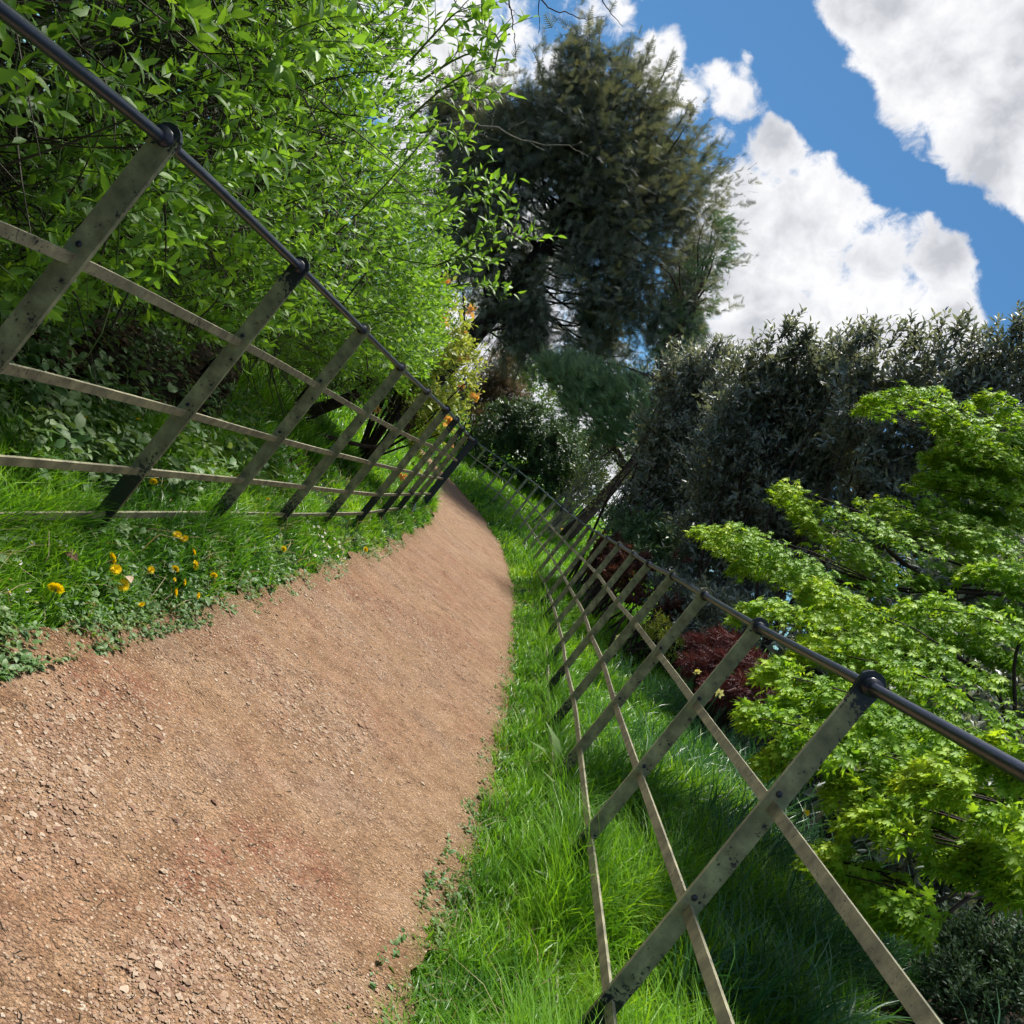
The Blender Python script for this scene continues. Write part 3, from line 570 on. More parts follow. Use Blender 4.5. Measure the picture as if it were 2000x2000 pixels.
    P = P[P[:, :, 0].max(1) < -1.12]; mb = MB(); tubes(mb, P, np.linspace(.0045, .0016, 5)[None]*np.ones((len(P), 1)), 3); mb.build('old_twigs', MT['twig'], root, True, 'stuff')
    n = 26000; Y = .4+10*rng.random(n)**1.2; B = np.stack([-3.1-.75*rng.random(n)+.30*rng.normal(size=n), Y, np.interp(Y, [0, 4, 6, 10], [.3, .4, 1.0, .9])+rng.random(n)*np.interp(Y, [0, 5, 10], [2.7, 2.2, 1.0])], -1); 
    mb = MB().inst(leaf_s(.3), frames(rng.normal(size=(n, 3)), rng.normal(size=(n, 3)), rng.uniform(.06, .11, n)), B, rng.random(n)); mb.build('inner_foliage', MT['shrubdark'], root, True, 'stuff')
    mb = PB(); g = lambda x, y: float(H(x, y))
    for x, y, tx, ty, tz, r0 in ((-1.95, 8.6, -1.75, 8.2, 1.3, .075), (-2.0, 8.7, -2.4, 9.0, 1.6, .06), (-1.9, 8.5, -1.35, 9.3, .75, .03), (-2.4, 5.2, -2.2, 5.0, 1.8, .04), (-2.3, 3.4, -2.1, 3.2, 1.9, .035), (-2.5, 1.9, -2.3, 2.3, 1.8, .03), (-2.35, 2.6, -1.9, 2.2, 1.5, .02), (-2.4, 4.2, -1.8, 4.6, 1.7, .025), (-2.2, 6.6, -1.9, 6.2, 1.6, .03)):
        a = np.array([x, y, g(x, y)-.05]); b = np.array([tx, ty, tz]); t = np.linspace(0, 1, 8)[:, None]; tube(mb, a*(1-t)+b*t+.10*np.sin(t*5+x)*np.array([1, .3, 0]), np.linspace(r0, r0*.4, 8), 8)
    mb.build('trunk', MT['bark'], root, rest='trunk')
    # long thin hanging stems at the bottom left
    mb = MB(); P = []
    for k in range(46):
        y = rng.uniform(1.7, 5.0); a = np.array([rng.uniform(-1.9, -1.35), y, rng.uniform(.9, 1.3)]); b = np.array([a[0]+rng.uniform(-.25, .15), y+rng.normal(0, .25), rng.uniform(.35, .8)]); t = np.linspace(0, 1, 7)[:, None]
        P.append(a*(1-t)+b*t+np.array([.12, 0, -.05])*np.sin(t*3)*rng.uniform(-1, 1))
    tubes(mb, np.array(P), np.linspace(.0025, .0012, 7)[None]*np.ones((len(P), 1)), 4); mb.build('trailing_stem', MT['gtwig'], root, True, 'stuff')
big_shrub()

# ------------------------------------------------------------------ generic crowns
def blobs_px(bl, depth=.9, squash=1.0):
    out = []
    for b in bl:
        px, py, r, Y = b; c = at(px, py, Y); R = r*Y/FPX; out.append((c, np.array([R, R*depth, R*squash])))
    return out
def sample_blobs(bl, n, shell=.45, up=-1):
    vol = np.array([np.prod(r)**.75 for c, r in bl]); k = rng.choice(len(bl), n, p=vol/vol.sum()); d = nrm(rng.normal(size=(n, 3))); rr = 1-shell*rng.uniform(0, 1, n)**1.4
    C = np.array([c for c, r in bl])[k]; R = np.array([r for c, r in bl])[k]; return C+d*R*rr[:, None], d
def crown(root, bl, n, T, material, size, style='leaf', name='crown', gap=-.5, gscale=1.2, leaves=0, rndgap=.1, shell=.5, twig=None, nleaf=7, slen=.3, dirf=None):
    P, d = sample_blobs(bl, n, shell); g = wn(P, gscale)+.5*wn(P, gscale*2.7); k = (g > gap) | (rng.random(n) < rndgap); P, d = P[k], d[k]
    k = P[:, 2] > H(P[:, 0], P[:, 1])+.05; P, d = P[k], d[k]; n = len(P)
    rv0 = .5+.25*wn(P, .9)
    if style == 'shoot':
        dd = nrm(d*.6+np.array([0, 0, .7])+rng.normal(0, .4, (n, 3))); Pq, q, ld, nn, ls = shoots(n, P, dd, rng.uniform(.6, 1.2, n)*slen, nleaf, size)
        rv = np.clip(np.repeat(rv0, nleaf)*.5+rng.random(len(q))*.5, 0, 1)
        put_leaves(root, T, frames(ld, nn, ls), q, rv, material, part=name, top=leaves)
        if twig is not None: mb = MB(); tubes(mb, Pq, np.linspace(slen*.014, slen*.006, 5)[None]*np.ones((n, 1)), 3); mb.build('twigs', twig, root, True, 'stuff')
    else:
        dd = dirf(P, d) if dirf else nrm(d+rng.normal(0, .6, (n, 3))); s = size*rng.uniform(.55, 1.25, n)
        rv = np.clip(rv0*.5+rng.random(n)*.5, 0, 1); mb = MB().inst(T, frames(dd, nrm(rng.normal(size=(n, 3))+np.array([0, 0, .5])), s), P, rv); mb.build(name, material, root, False, 'stuff')
    return P
def limb(mb, a, b, r0, r1, wob=.1, k=9, sides=8, sag=0):
    a, b = np.array(a, float), np.array(b, float); t = np.linspace(0, 1, k)[:, None]; L = np.linalg.norm(b-a); w = nrm(rng.normal(size=3)); ph = rng.uniform(0, 6)
    P = a*(1-t)+b*t+w*wob*L*np.sin(t*math.pi)*np.cos(t*4+ph)+np.array([0, 0, -sag*L])*np.sin(t*math.pi); tube(mb, P, np.linspace(r0, r1, k), sides); return P
def onground(p): return np.array([p[0], p[1], float(H(min(max(p[0], -14), 14), min(p[1], 45)))-.1])

# azalea with orange flowers at the end of the left fence
def azalea():
    b = blobs_px([(835, 590, 50, 9.6), (850, 650, 55, 9.8), (880, 700, 40, 10), (860, 730, 55, 10), (895, 770, 32, 10.4), (905, 735, 26, 10.4), (825, 760, 50, 9.7), (780, 770, 40, 9.4), (800, 830, 34, 9.6), (845, 815, 36, 10), (795, 880, 28, 9.9), (880, 800, 28, 10.6), (830, 700, 50, 9.6)], 1.1)
    root = empty('azalea_bush', onground(at(800, 900, 10)), 'yellow leaved azalea bush with orange flowers at the far end of the left fence', 'bush')
    P = crown(root, b, 900, leaf_t(.26, .05, .15), MT['azalea'], .075, 'shoot', 'foliage', -.5, 2.4, 200, .1, .5, MT['twig'], 7, .16)
    mb = PB()
    for p in P[::34]: limb(mb, onground((-1.6, 10.1, 0)), p, .02, .006, .08, 6, 5)
    mb.build('stem', MT['bark'], root, rest='stem')
    pet = leaf_t(.30, .08, .3)
    for px, py, Y, s in ((921, 607, 9.6, 1.1), (929, 777, 10.3, 1.2), (873, 821, 9.7, 1.35), (866, 632, 9.4, 1), (868, 554, 9.3, 1), (787, 929, 9.3, .9), (841, 614, 9.4, .8), (905, 652, 9.7, .7), (900, 758, 10.1, .8), (738, 800, 9.0, .6), (850, 585, 9.3, .7), (895, 700, 9.8, .6), (880, 870, 10.2, .6), (910, 700, 9.9, .6)):
        c = at(px, py, Y); k = 14; d = nrm(rng.normal(size=(k, 3))+np.array([0, -.7, .3])); MB().inst(pet, frames(d, rng.normal(size=(k, 3)), .062*s), c+d*.012, rng.random(k)).build('flower', MT['orange'], root)
azalea()

# weeping cedar-like conifer
def cedar():
    Y = 22
    px = [(1138, 95, 34), (1150, 150, 52), (1165, 230, 80), (1100, 250, 85), (1215, 270, 80), (940, 215, 50), (905, 250, 40), (960, 280, 70), (1010, 330, 85), (1150, 340, 110), (1250, 350, 90), (1320, 400, 65), (1290, 460, 85), (1190, 460, 115), (1070, 440, 110), (970, 400, 80), (930, 350, 50), (1280, 560, 80), (1330, 500, 50), (1190, 580, 100), (1080, 560, 100), (990, 510, 80), (930, 480, 60), (940, 560, 50), (1230, 650, 70), (1130, 650, 70), (1030, 620, 55), (1320, 620, 50), (1345, 400, 40), (1235, 190, 40), (1010, 240, 36), (1320, 345, 46), (1350, 450, 42), (885, 190, 28), (1370, 520, 28)]
    b = blobs_px([(x, y, r, Y+rng.uniform(-.8, .8)) for x, y, r in px], 1.2)
    base = onground(at(885, 700, Y)); root = empty('cedar_tree', base, 'tall dark conifer with weeping grey green foliage behind the path bend', 'tree')
    top = at(1165, 120, Y); mid = at(1010, 560, Y); mid2 = at(1130, 350, Y)
    mb = PB(); tube(mb, [base, base+(mid-base)*.35+np.array([-.1, 0, 0]), mid, mid*.5+mid2*.5+np.array([.1, 0, .1]), mid2, mid2*.4+top*.6, top], [.32, .26, .21, .17, .13, .07, .015], 10)
    axis = np.array([base+(mid-base)*t for t in np.linspace(.5, 1, 8)]+[mid+(mid2-mid)*t for t in np.linspace(.1, 1, 12)]+[mid2+(top-mid2)*t for t in np.linspace(.1, .9, 8)]); brs = []
    for c, R in b:
        for _ in range(3):
            tgt = c+rng.normal(0, .45, 3)*R; a = axis[np.argmin(np.linalg.norm(axis-tgt-np.array([0, 0, -1.0]), axis=1))]; brs.append(limb(mb, a, tgt, .035, .008, .14, 8, 5, .04))
    mb.build('trunk', MT['bark'], root)
    ctr = np.array([np.mean([c[0] for c, _ in b]), Y, np.mean([c[2] for c, _ in b])])
    T = frond_t(7, .5)
    lean = np.array([.35, -.1, -.8])
    def df(P, d): o = P-ctr; o[:, 2] *= .3; o = nrm(o); return nrm(lean*.8+o*.6+d*.35+rng.normal(0, .42, (len(P), 3)))
    # hanging ropes of fronds: groups along drooping lines
    P, d = sample_blobs(b, 6000, .65); g = wn(P, .95)+.75*wn(P, 2.6); P, d = P[g > .12], d[g > .12]; n = len(P)
    D = df(P, d); kk = 8; L = rng.uniform(.35, .95, n); t = np.linspace(0, 1, kk); Q = P[:, None]+D[:, None]*(L[:, None, None]*t[None, :, None])+np.array([.1, 0, -.35])*(L[:, None, None]*(t**2)[None, :, None])
    tubes_mb = MB(); tubes(tubes_mb, Q, np.linspace(.008, .003, kk)[None]*np.ones((n, 1)), 3); tubes_mb.build('branchlets', MT['twig'], root, True, 'stuff')
    Qf = Q.reshape(-1, 3); Df = np.repeat(D, kk, 0); m_ = len(Qf); dd = nrm(Df+rng.normal(0, .6, (m_, 3))); rv = np.clip(.42+.22*wn(Qf, .8)+.18*wn(Qf, 2.5)+np.repeat(rng.normal(0, .14, n), kk)+rng.normal(0, .13, m_), 0, 1)
    MB().inst(T, frames(dd, rng.normal(size=(m_, 3)), rng.uniform(.14, .32, m_)), Qf+rng.normal(0, .05, (m_, 3)), rv).build('crown', MT['cedar'], root, False, 'stuff')
    # ragged outer sprays standing clear of the crown
    P, d = sample_blobs(b, 1500, .0); P = P+d*rng.uniform(.0, .5, (1500, 1)); D2 = nrm(d*.7+np.array([.35, 0, .45])+rng.normal(0, .3, (1500, 3))); Q2 = P[:, None]+D2[:, None]*np.linspace(0, .6, 5)[None, :, None]; q2 = Q2.reshape(-1, 3); e2 = np.repeat(D2, 5, 0)
    MB().inst(T, frames(nrm(e2+rng.normal(0, .5, e2.shape)), rng.normal(size=e2.shape), rng.uniform(.12, .26, len(q2))), q2, np.clip(rng.normal(.6, .2, len(q2)), 0, 1)).build('outer_sprays', MT['cedar'], root, False, 'stuff')
    # thin feathery leaders against the sky
    tips = [(1148, 38), (1120, 60), (1085, 95), (1170, 60), (1205, 100), (1270, 85), (1310, 110), (1250, 130), (1330, 160), (1360, 260), (1375, 250), (1345, 210), (1050, 130), (1010, 170), (985, 190), (1375, 315), (1410, 320), (1390, 345), (870, 150), (920, 140), (1040, 100), (1300, 170), (1390, 400), (1380, 300), (1350, 230), (1290, 220), (1230, 80), (965, 175)]
    Pl = []; 
    for x, y in tips:
        e = at(x, y, Y+rng.uniform(-.6, .6)); c = at(x+(1130-x)*.28, y+75+(380-y)*.12, Y); t = np.linspace(0, 1, 12)[:, None]; Pl.append(c*(1-t)+e*t+np.array([0, 0, .1])*np.sin(t*3))
    Pl = np.array(Pl); mb = MB(); tubes(mb, Pl, np.linspace(.03, .006, 12)[None]*np.ones((len(Pl), 1)), 4); mb.build('leader', MT['twig'], root, True, 'stuff')
    Qf = np.repeat(Pl.reshape(-1, 3), 2, 0); dv = np.repeat(np.repeat(nrm(Pl[:, -1]-Pl[:, 0]), 12, 0), 2, 0); m_ = len(Qf)
    MB().inst(T, frames(nrm(dv+rng.normal(0, .6, (m_, 3))), rng.normal(size=(m_, 3)), rng.uniform(.14, .32, m_)), Qf+rng.normal(0, .03, (m_, 3)), np.clip(rng.normal(.6, .2, m_), 0, 1)).build('leader_foliage', MT['cedar'], root, False, 'stuff')
cedar()

# blue green pine in front of it
def pine():
    Y = 20.0
    low = [(1070, 725, 40), (1110, 735, 45), (1150, 750, 50), (1200, 765, 50), (1240, 790, 50), (1265, 830, 45), (1190, 815, 45), (1135, 790, 40), (1230, 850, 40), (1180, 860, 26)]
    hi = [(1400, 445, 32), (1405, 500, 34), (1375, 520, 40), (1345, 560, 45), (1370, 600, 36), (1330, 640, 45), (1300, 680, 45), (1280, 730, 45), (1350, 660, 30), (1300, 610, 40), (1385, 560, 24)]
    b1 = blobs_px([(x, y, r, Y) for x, y, r in low], 1.3); b2 = blobs_px([(x, y, r, Y+1) for x, y, r in hi], 1.2)
    base = onground(at(1080, 1075, Y)); root = empty('pine_tree', base, 'blue green pine with a leaning reddish brown trunk behind the right fence', 'tree')
    mb = PB(); p1 = at(1165, 985, Y); p2 = at(1225, 920, Y); p3 = at(1275, 855, Y); p4 = at(1290, 740, Y+.4); p5 = at(1350, 600, Y+.9); p6 = at(1400, 470, Y+1)
    tube(mb, [base, base*.5+p1*.5, p1, p2, p3], [.17, .15, .135, .12, .10], 10); tube(mb, [p3, p4, p5, p6], [.12, .08, .05, .02], 8); tube(mb, [p2, at(1190, 850, Y), at(1130, 780, Y), at(1075, 730, Y)], [.08, .06, .04, .015], 6)
    for (c, R) in b1+b2:
        for _ in range(3): st = [p2, p3, p4, p5][int(np.argmin([np.linalg.norm(c-p) for p in (p2, p3, p4, p5)]))]; limb(mb, st, c+rng.normal(0, .5, 3)*R, .035, .008, .1, 7, 5)
    for e in ((1320, 500), (1250, 490), (1230, 830), (1150, 900), (1300, 900), (1180, 890)): limb(mb, p3 if e[1] > 700 else p5, at(*e, Y), .03, .008, .1, 8, 5)
    mb.build('trunk', MT['barkred'], root)
    T = tuft_t(12, .5)
    crown(root, b1, 7600, T, MT['pine'], .24, 'f', 'lower_boughs', -.35, 3.2, 0, .06, .9, dirf=lambda P, d: nrm(np.array([-.6, -.1, .35])+d*.35+rng.normal(0, .38, (len(P), 3))))
    crown(root, b2, 5600, T, MT['pine'], .16, 'f', 'crown', .35, 2.6, 0, .1, .9, dirf=lambda P, d: nrm(d*.6+np.array([.2, 0, .4])+rng.normal(0, .4, (len(P), 3))))
pine()

G1 = 'dark evergreen shrubs behind the right fence'
def bush(name, label, cat, bl, n, T, m_, size, nleaf=7, slen=.2, gap=-.6, gscale=1.5, leaves=0, stem=MT['bark'], basept=None, group=None, depth=1.0, twig=None, shell=.55, nst=14, rndgap=.1):
    b = blobs_px(bl, depth); lo = min(b, key=lambda t: t[0][2]); base = onground(basept if basept is not None else lo[0]); root = empty(name, base, label, cat, group)
    P = crown(root, b, n, T, m_, size, 'shoot', 'foliage', gap, gscale, leaves, rndgap, shell, twig, nleaf, slen)
    if group == G1:
        hi = sorted(b, key=lambda t: -(t[0][2]+t[1][2]))[:7]; n2 = 150; kk = rng.integers(0, len(hi), n2); cc = np.array([hi[i][0] for i in kk]); RR = np.array([hi[i][1] for i in kk]); aa = rng.uniform(-1.2, 1.2, n2); bp = cc+np.stack([np.sin(aa)*RR[:, 0]*.85, rng.uniform(-.6, .6, n2)*RR[:, 1], np.cos(aa)*RR[:, 2]*.75], -1)
        P3, q3, ld3, nn3, ls3 = shoots(n2, bp, nrm(np.stack([np.sin(aa)*.5, 0*aa, np.ones(n2)], -1)+rng.normal(0, .2, (n2, 3))), rng.uniform(.18, .42, n2), 12, size*1.05, .9, .15)
        mb3 = MB(); tubes(mb3, P3, np.linspace(.006, .002, 5)[None]*np.ones((n2, 1)), 3); mb3.build('top_shoots', MT['bark'], root, True, 'stuff'); MB().inst(T, frames(ld3+np.array([0, 0, -.2]), nn3, ls3), q3, rng.random(len(q3))).build('top_foliage', m_, root, True, 'stuff')
        p, d = sample_blobs([(c_, r_*.74) for c_, r_ in b], 9000, .95); b_ = p+np.array([0, .35, -.12]); MB().inst(leaf_s(.25), frames(rng.normal(size=(9000, 3)), rng.normal(size=(9000, 3)), size*rng.uniform(.9, 1.5, 9000)), b_, rng.random(9000)*.5+.3).build('inner_foliage', m_, root, True, 'stuff')
    mb = PB()
    for k in range(nst):
        c, R = b[k % len(b)]; limb(mb, base+rng.normal(0, .12, 3)*np.array([1, 1, 0]), c+rng.normal(0, .45, 3)*R, .022*(slen/.2)**.5, .005, .07, 8, 6)
    mb.build('trunk', stem, root); return root
LS = leaf_s(.22); LT6 = leaf_t(.17, .05, .15)
bush('rhododendron_bush', 'rounded dark green rhododendron bush behind the far bend of the right fence', 'bush', [(975, 835, 42, 25), (1010, 820, 40, 25), (1040, 850, 52, 25.5), (1085, 895, 50, 25), (1060, 930, 45, 25), (1010, 890, 48, 25), (955, 870, 32, 25.5), (1110, 950, 40, 24.5), (1100, 860, 36, 26), (1140, 940, 36, 24)], 2600, LS, MT['rhodo'], .15, 8, .22, -1.3, 1.5, 0, shell=.4)
bush('brown_conifer', 'brownish feathery shrub beside the dark cedar trunk', 'shrub', [(940, 735, 30, 27), (960, 770, 34, 27), (935, 790, 26, 27), (985, 775, 30, 27), (935, 830, 24, 26), (975, 720, 22, 27)], 900, frond_t(5), MT['brownbush'], .28, 4, .3, -1.0, 1.2, shell=.6)
bush('spring_shrub', 'thin straggly shrub with tiny yellow green leaves right of the rhododendron', 'shrub', [(1165, 900, 40, 20), (1140, 960, 36, 19.5), (1180, 870, 26, 20), (1110, 985, 26, 19.5), (1190, 930, 30, 20)], 300, LS, MT['sparse'], .07, 5, .35, -.2, 2, twig=MT['lichen'], stem=MT['lichen'], nst=22)
bush('broadleaf_tree', 'light green leafy tree seen far off below the cedar branches', 'tree', [(960, 690, 50, 36), (1010, 700, 50, 36), (920, 640, 40, 36), (1050, 760, 50, 37), (1000, 640, 30, 36)], 900, LS, MT['bgtree'], .20, 7, .5, .0, .8, twig=MT['bark'])
bush('plum_tree', 'purplish brown twiggy tree behind the left shrub beside the cedar', 'tree', [(880, 290, 30, 24), (895, 340, 34, 24), (905, 400, 30, 24), (880, 450, 30, 24), (900, 490, 24, 24)], 420, LS, MT['brownbush'], .13, 6, .3, -.3, 1.5, twig=MT['bark'], basept=at(870, 700, 24))

# dark broadleaved evergreens right of the path
G1 = 'dark evergreen shrubs behind the right fence'
bush('evergreen_shrub', 'tall dark glossy evergreen shrub standing left of the green maple', 'shrub',
     [(1500, 752, 70, 11), (1565, 748, 74, 11), (1460, 800, 90, 11.3), (1560, 850, 110, 11), (1440, 920, 95, 11.3), (1520, 980, 100, 11), (1410, 1030, 85, 11.5), (1500, 1090, 85, 11), (1620, 930, 90, 10.8), (1640, 760, 60, 11), (1600, 1050, 80, 10.6), (1380, 1120, 60, 11.3), (1450, 1180, 70, 10.5), (1530, 690, 34, 11)],
     4600, LT6, MT['evergreen'], .105, 8, .25, -.95, 1.5, 300, group=G1, twig=MT['bark'], depth=.9, shell=.6)
bush('evergreen_shrub', 'dark evergreen shrub with an open top behind the upper maple branches', 'shrub',
     [(1720, 730, 75, 9.8), (1800, 760, 85, 9.6), (1700, 820, 80, 9.8), (1850, 720, 60, 9.4), (1930, 740, 80, 9.2), (1990, 720, 60, 9), (1900, 830, 90, 9.2), (1780, 880, 90, 9.4), (1980, 850, 90, 9), (1660, 690, 40, 10), (1830, 1000, 100, 9.2), (1960, 1000, 100, 9), (1730, 1030, 90, 9.6), (1860, 940, 90, 9.6), (1760, 950, 80, 9.8), (1900, 1100, 90, 9)],
     3900, LT6, MT['evergreen'], .10, 8, .25, -.75, 1.8, 300, group=G1, twig=MT['bark'], depth=.9, shell=.7)
bush('evergreen_shrub', 'dark evergreen shrub with sky gaps, touching the pine trunk on its right', 'shrub',
     [(1340, 780, 60, 13.5), (1310, 850, 70, 13.5), (1360, 870, 60, 13.2), (1290, 930, 65, 13.5), (1340, 960, 70, 13.2), (1270, 990, 55, 13.5), (1310, 1030, 60, 13.2), (1390, 740, 50, 13.2), (1240, 1020, 40, 13.5), (1320, 730, 36, 13.5), (1350, 1080, 50, 12.6)],
     2700, LT6, MT['evergreen'], .10, 8, .25, -.75, 1.8, 200, group=G1, twig=MT['bark'], depth=.9, shell=.7)
bush('laurel_bush', 'low bush with paler grey green leaves just over the right fence rail', 'bush', [(1225, 1035, 34, 13.0), (1260, 1050, 36, 12.6), (1290, 1075, 36, 12.2), (1205, 1020, 22, 13.6), (1230, 1085, 26, 12)], 520, LT6, MT['evergreen2'], .10, 8, .2, -.8, 2, 100, twig=MT['bark'])
bush('laurel_bush', 'dark small leaved bush low behind the second post of the right fence', 'bush', [(1390, 1195, 50, 9.4), (1330, 1200, 40, 9.8), (1370, 1250, 45, 9.2), (1300, 1160, 34, 10.2), (1440, 1230, 40, 9)], 900, LT6, MT['evergreen'], .08, 8, .16, -.9, 2, 100, twig=MT['bark'])
LACE = frond_t(4, .28)
bush('red_maple', 'dark red leaved small maple behind the middle posts of the right fence', 'tree', [(1185, 1085, 28, 12), (1205, 1110, 30, 11.5), (1235, 1120, 30, 11), (1200, 1145, 24, 11), (1255, 1150, 26, 10.6), (1170, 1110, 18, 12), (1260, 1115, 20, 11)], 420, palm_t(), MT['redmaple'], .075, 6, .14, -.6, 2, 60, twig=MT['bark'])
bush('red_shrub', 'orange red leafed shrub low between dark bushes behind the right fence', 'shrub', [(1310, 1205, 26, 9.6), (1300, 1235, 24, 9.4), (1325, 1090, 14, 10.2), (1310, 1098, 12, 10.2), (1240, 1170, 18, 10)], 150, palm_t(), MT['redmaple'], .075, 6, .12, -.6, 2, 40, twig=MT['bark'])
bush('lime_shrub', 'small bright lime green shrub low behind the right fence', 'shrub', [(1285, 1235, 24, 9.2), (1305, 1260, 20, 9), (1265, 1225, 14, 9.4)], 170, LS, MT['sparse'], .05, 7, .1, -.9, 2, 0)
def laceleaf():
    b = blobs_px([(1380, 1270, 40, 7.9), (1430, 1265, 45, 7.7), (1360, 1305, 34, 7.6), (1420, 1310, 50, 7.4), (1480, 1300, 45, 7.3), (1400, 1350, 34, 7.1), (1460, 1350, 40, 7), (1500, 1340, 34, 7.0)], 1.1, .55)
    base = onground(at(1440, 1380, 7.4)); root = empty('laceleaf_maple', base, 'low mound of dark purple red laceleaf maple beside the right fence', 'bush')
    crown(root, b, 4200, LACE, MT['darkred'], .085, 'f', 'foliage', -.9, 2.5, 0, .1, .5, dirf=lambda P, d: nrm(np.array([-.45, -.3, -.35])+d*.5+rng.normal(0, .35, (len(P), 3))))
    mb = PB()
    for c, R in b*2: limb(mb, base, c, .025, .006, .1, 7, 6)
    mb.build('trunk', MT['bark'], root)
laceleaf()

# green Japanese maple on the right
def maple():
    base = onground((2.75, 4.0, 0)); root = empty('japanese_maple', base, 'bright lime green Japanese maple with layered branches over the right fence', 'tree')
    k = 1.035
    T = [  # tip -> inner, pixel of the photograph and distance, half depth of the tier
        [(1360, 1020, 5.2), (1450, 1035, 5.1), (1540, 1075, 5.0), (1640, 1115, 4.9), (1740, 1150, 4.7)],
        [(1395, 1042, 5.0), (1480, 1075, 5.0), (1580, 1110, 4.9), (1680, 1150, 4.7)],
        [(1440, 1095, 4.8), (1530, 1110, 4.8), (1620, 1140, 4.7)],
        [(1515, 948, 5.4), (1570, 965, 5.3), (1650, 1000, 5.2), (1740, 1040, 5.0), (1830, 1085, 4.8)],
        [(1560, 990, 5.2), (1630, 1040, 5.1), (1700, 1090, 4.9), (1780, 1140, 4.7)],
        [(1690, 955, 5.5), (1760, 965, 5.4), (1840, 1000, 5.2), (1930, 1050, 5.0)],
        [(1705, 985, 5.2), (1800, 1020, 5.1), (1900, 1050, 4.9), (1990, 1090, 4.7)],
        [(1685, 785, 5.8), (1740, 775, 5.8), (1810, 775, 5.7), (1870, 810, 5.5), (1920, 860, 5.3)],
        [(1800, 810, 5.6), (1860, 835, 5.5), (1930, 880, 5.3), (2000, 920, 5.1)],
        [(1905, 775, 5.6), (1950, 780, 5.5), (2000, 815, 5.3), (2050, 850, 5.2)],
        [(1775, 940, 5.4), (1840, 925, 5.3), (1920, 950, 5.2), (2000, 990, 5.0)],
        [(1820, 880, 5.4), (1880, 880, 5.3), (1950, 910, 5.2), (2030, 940, 5.0)],
        [(1440, 1190, 4.3), (1500, 1175, 4.3), (1600, 1195, 4.2), (1700, 1240, 4.0), (1800, 1290, 3.8)],
        [(1575, 1138, 4.3), (1640, 1160, 4.2), (1720, 1205, 4.1), (1820, 1260, 3.9), (1930, 1320, 3.6)],
        [(1740, 1185, 4.0), (1810, 1170, 4.0), (1900, 1195, 3.9), (2000, 1230, 3.7)],
        [(1885, 1110, 4.4), (1940, 1105, 4.3), (2010, 1120, 4.2)],
        [(1490, 1300, 3.7), (1570, 1310, 3.6), (1680, 1340, 3.5), (1800, 1390, 3.3), (1920, 1440, 3.1)],
        [(1560, 1255, 3.9), (1660, 1265, 3.8), (1760, 1300, 3.6), (1880, 1350, 3.4)],
        [(1445, 1380, 3.3), (1510, 1385, 3.3), (1590, 1415, 3.2), (1650, 1450, 3.0)],
        [(1500, 1460, 3.1), (1560, 1470, 3.1), (1640, 1500, 3.0)],
        [(1530, 1350, 3.5), (1600, 1350, 3.5), (1720, 1400, 3.3), (1840, 1440, 3.1)],
        [(1620, 1420, 3.1), (1720, 1450, 3.0), (1850, 1500, 2.8), (1960, 1560, 2.6)],
        [(1640, 1520, 2.9), (1740, 1530, 2.8), (1850, 1570, 2.6), (1960, 1630, 2.5)],
        [(1670, 1580, 2.7), (1780, 1600, 2.6), (1880, 1640, 2.5), (1990, 1690, 2.4)],
        [(1600, 1650, 2.7), (1660, 1690, 2.7), (1740, 1720, 2.6), (1830, 1760, 2.5)],
        [(1700, 1740, 2.6), (1760, 1760, 2.6), (1840, 1800, 2.5)],
        [(1930, 1440, 2.5), (1980, 1470, 2.4), (2050, 1520, 2.3)],
        [(1780, 1500, 2.5), (1850, 1510, 2.4), (1940, 1560, 2.3), (2040, 1610, 2.2)],
        [(1890, 1650, 2.4), (1950, 1680, 2.3), (2030, 1720, 2.2)]]
    pos = []; D = []; Nn = []; sz = []; rv = []; mb = PB(); trunk_top = np.array([2.45, 4.2, 1.75])
    # dark fork at the heart of the tree
    tube(mb, [base, base*.5+trunk_top*.5+np.array([.06, 0, 0]), trunk_top], [.07, .05, .035], 10)
    heart = [trunk_top, np.array([2.2, 4.5, 2.3]), np.array([2.5, 4.8, 2.9]), np.array([2.0, 3.6, 1.6]), np.array([2.0, 3.0, 1.25])]
    for hpt in heart[1:]: limb(mb, trunk_top, hpt, .022, .012, .08, 8, 7)
    fork = np.array([at(1845, 1160, 4.75), at(1790, 1120, 4.8), at(1740, 1080, 4.85), at(1700, 1030, 5.0), at(1650, 1000, 5.1)]); tube(mb, fork, np.linspace(.018, .006, 5), 6)
    for ti, tier in enumerate(T):
        P = np.array([at(*t) for t in tier])[::-1]; s = np.linspace(0, 1, len(P)); ss = np.linspace(0, 1, 22); C = np.stack([np.interp(ss, s, P[:, j]) for j in range(3)], -1)
        L = np.linalg.norm(np.diff(C, axis=0), axis=1).sum(); h = heart[int(np.argmin([np.linalg.norm(P[0]-q_) for q_ in heart]))]; limb(mb, h, P[0], .009, .006, .08, 8, 5)
        dirn = nrm(P[-1]-P[0])
        for w0 in (-.5, -.2, .1, .4, .62):
            off_ = np.array([.25, 1, 0])*w0*min(.9, L*.62); end = C[-2 if w0 == .1 else -5]+off_*.8; tube(mb, [P[0], (P[0]+end)/2+off_*.4+np.array([0, 0, .0]), end-np.array([0, 0, .03])], [.005, .003, .0015], 4)
        n = int(430*L/.5*(1.0 if tier[0][2] > 3 else 1.25)); u = rng.uniform(0, 1, n)**.8; c = np.stack([np.interp(u, ss, C[:, j]) for j in range(3)], -1); wmax = min(.5, L*.5)*(1.05-.78*u**2.2)
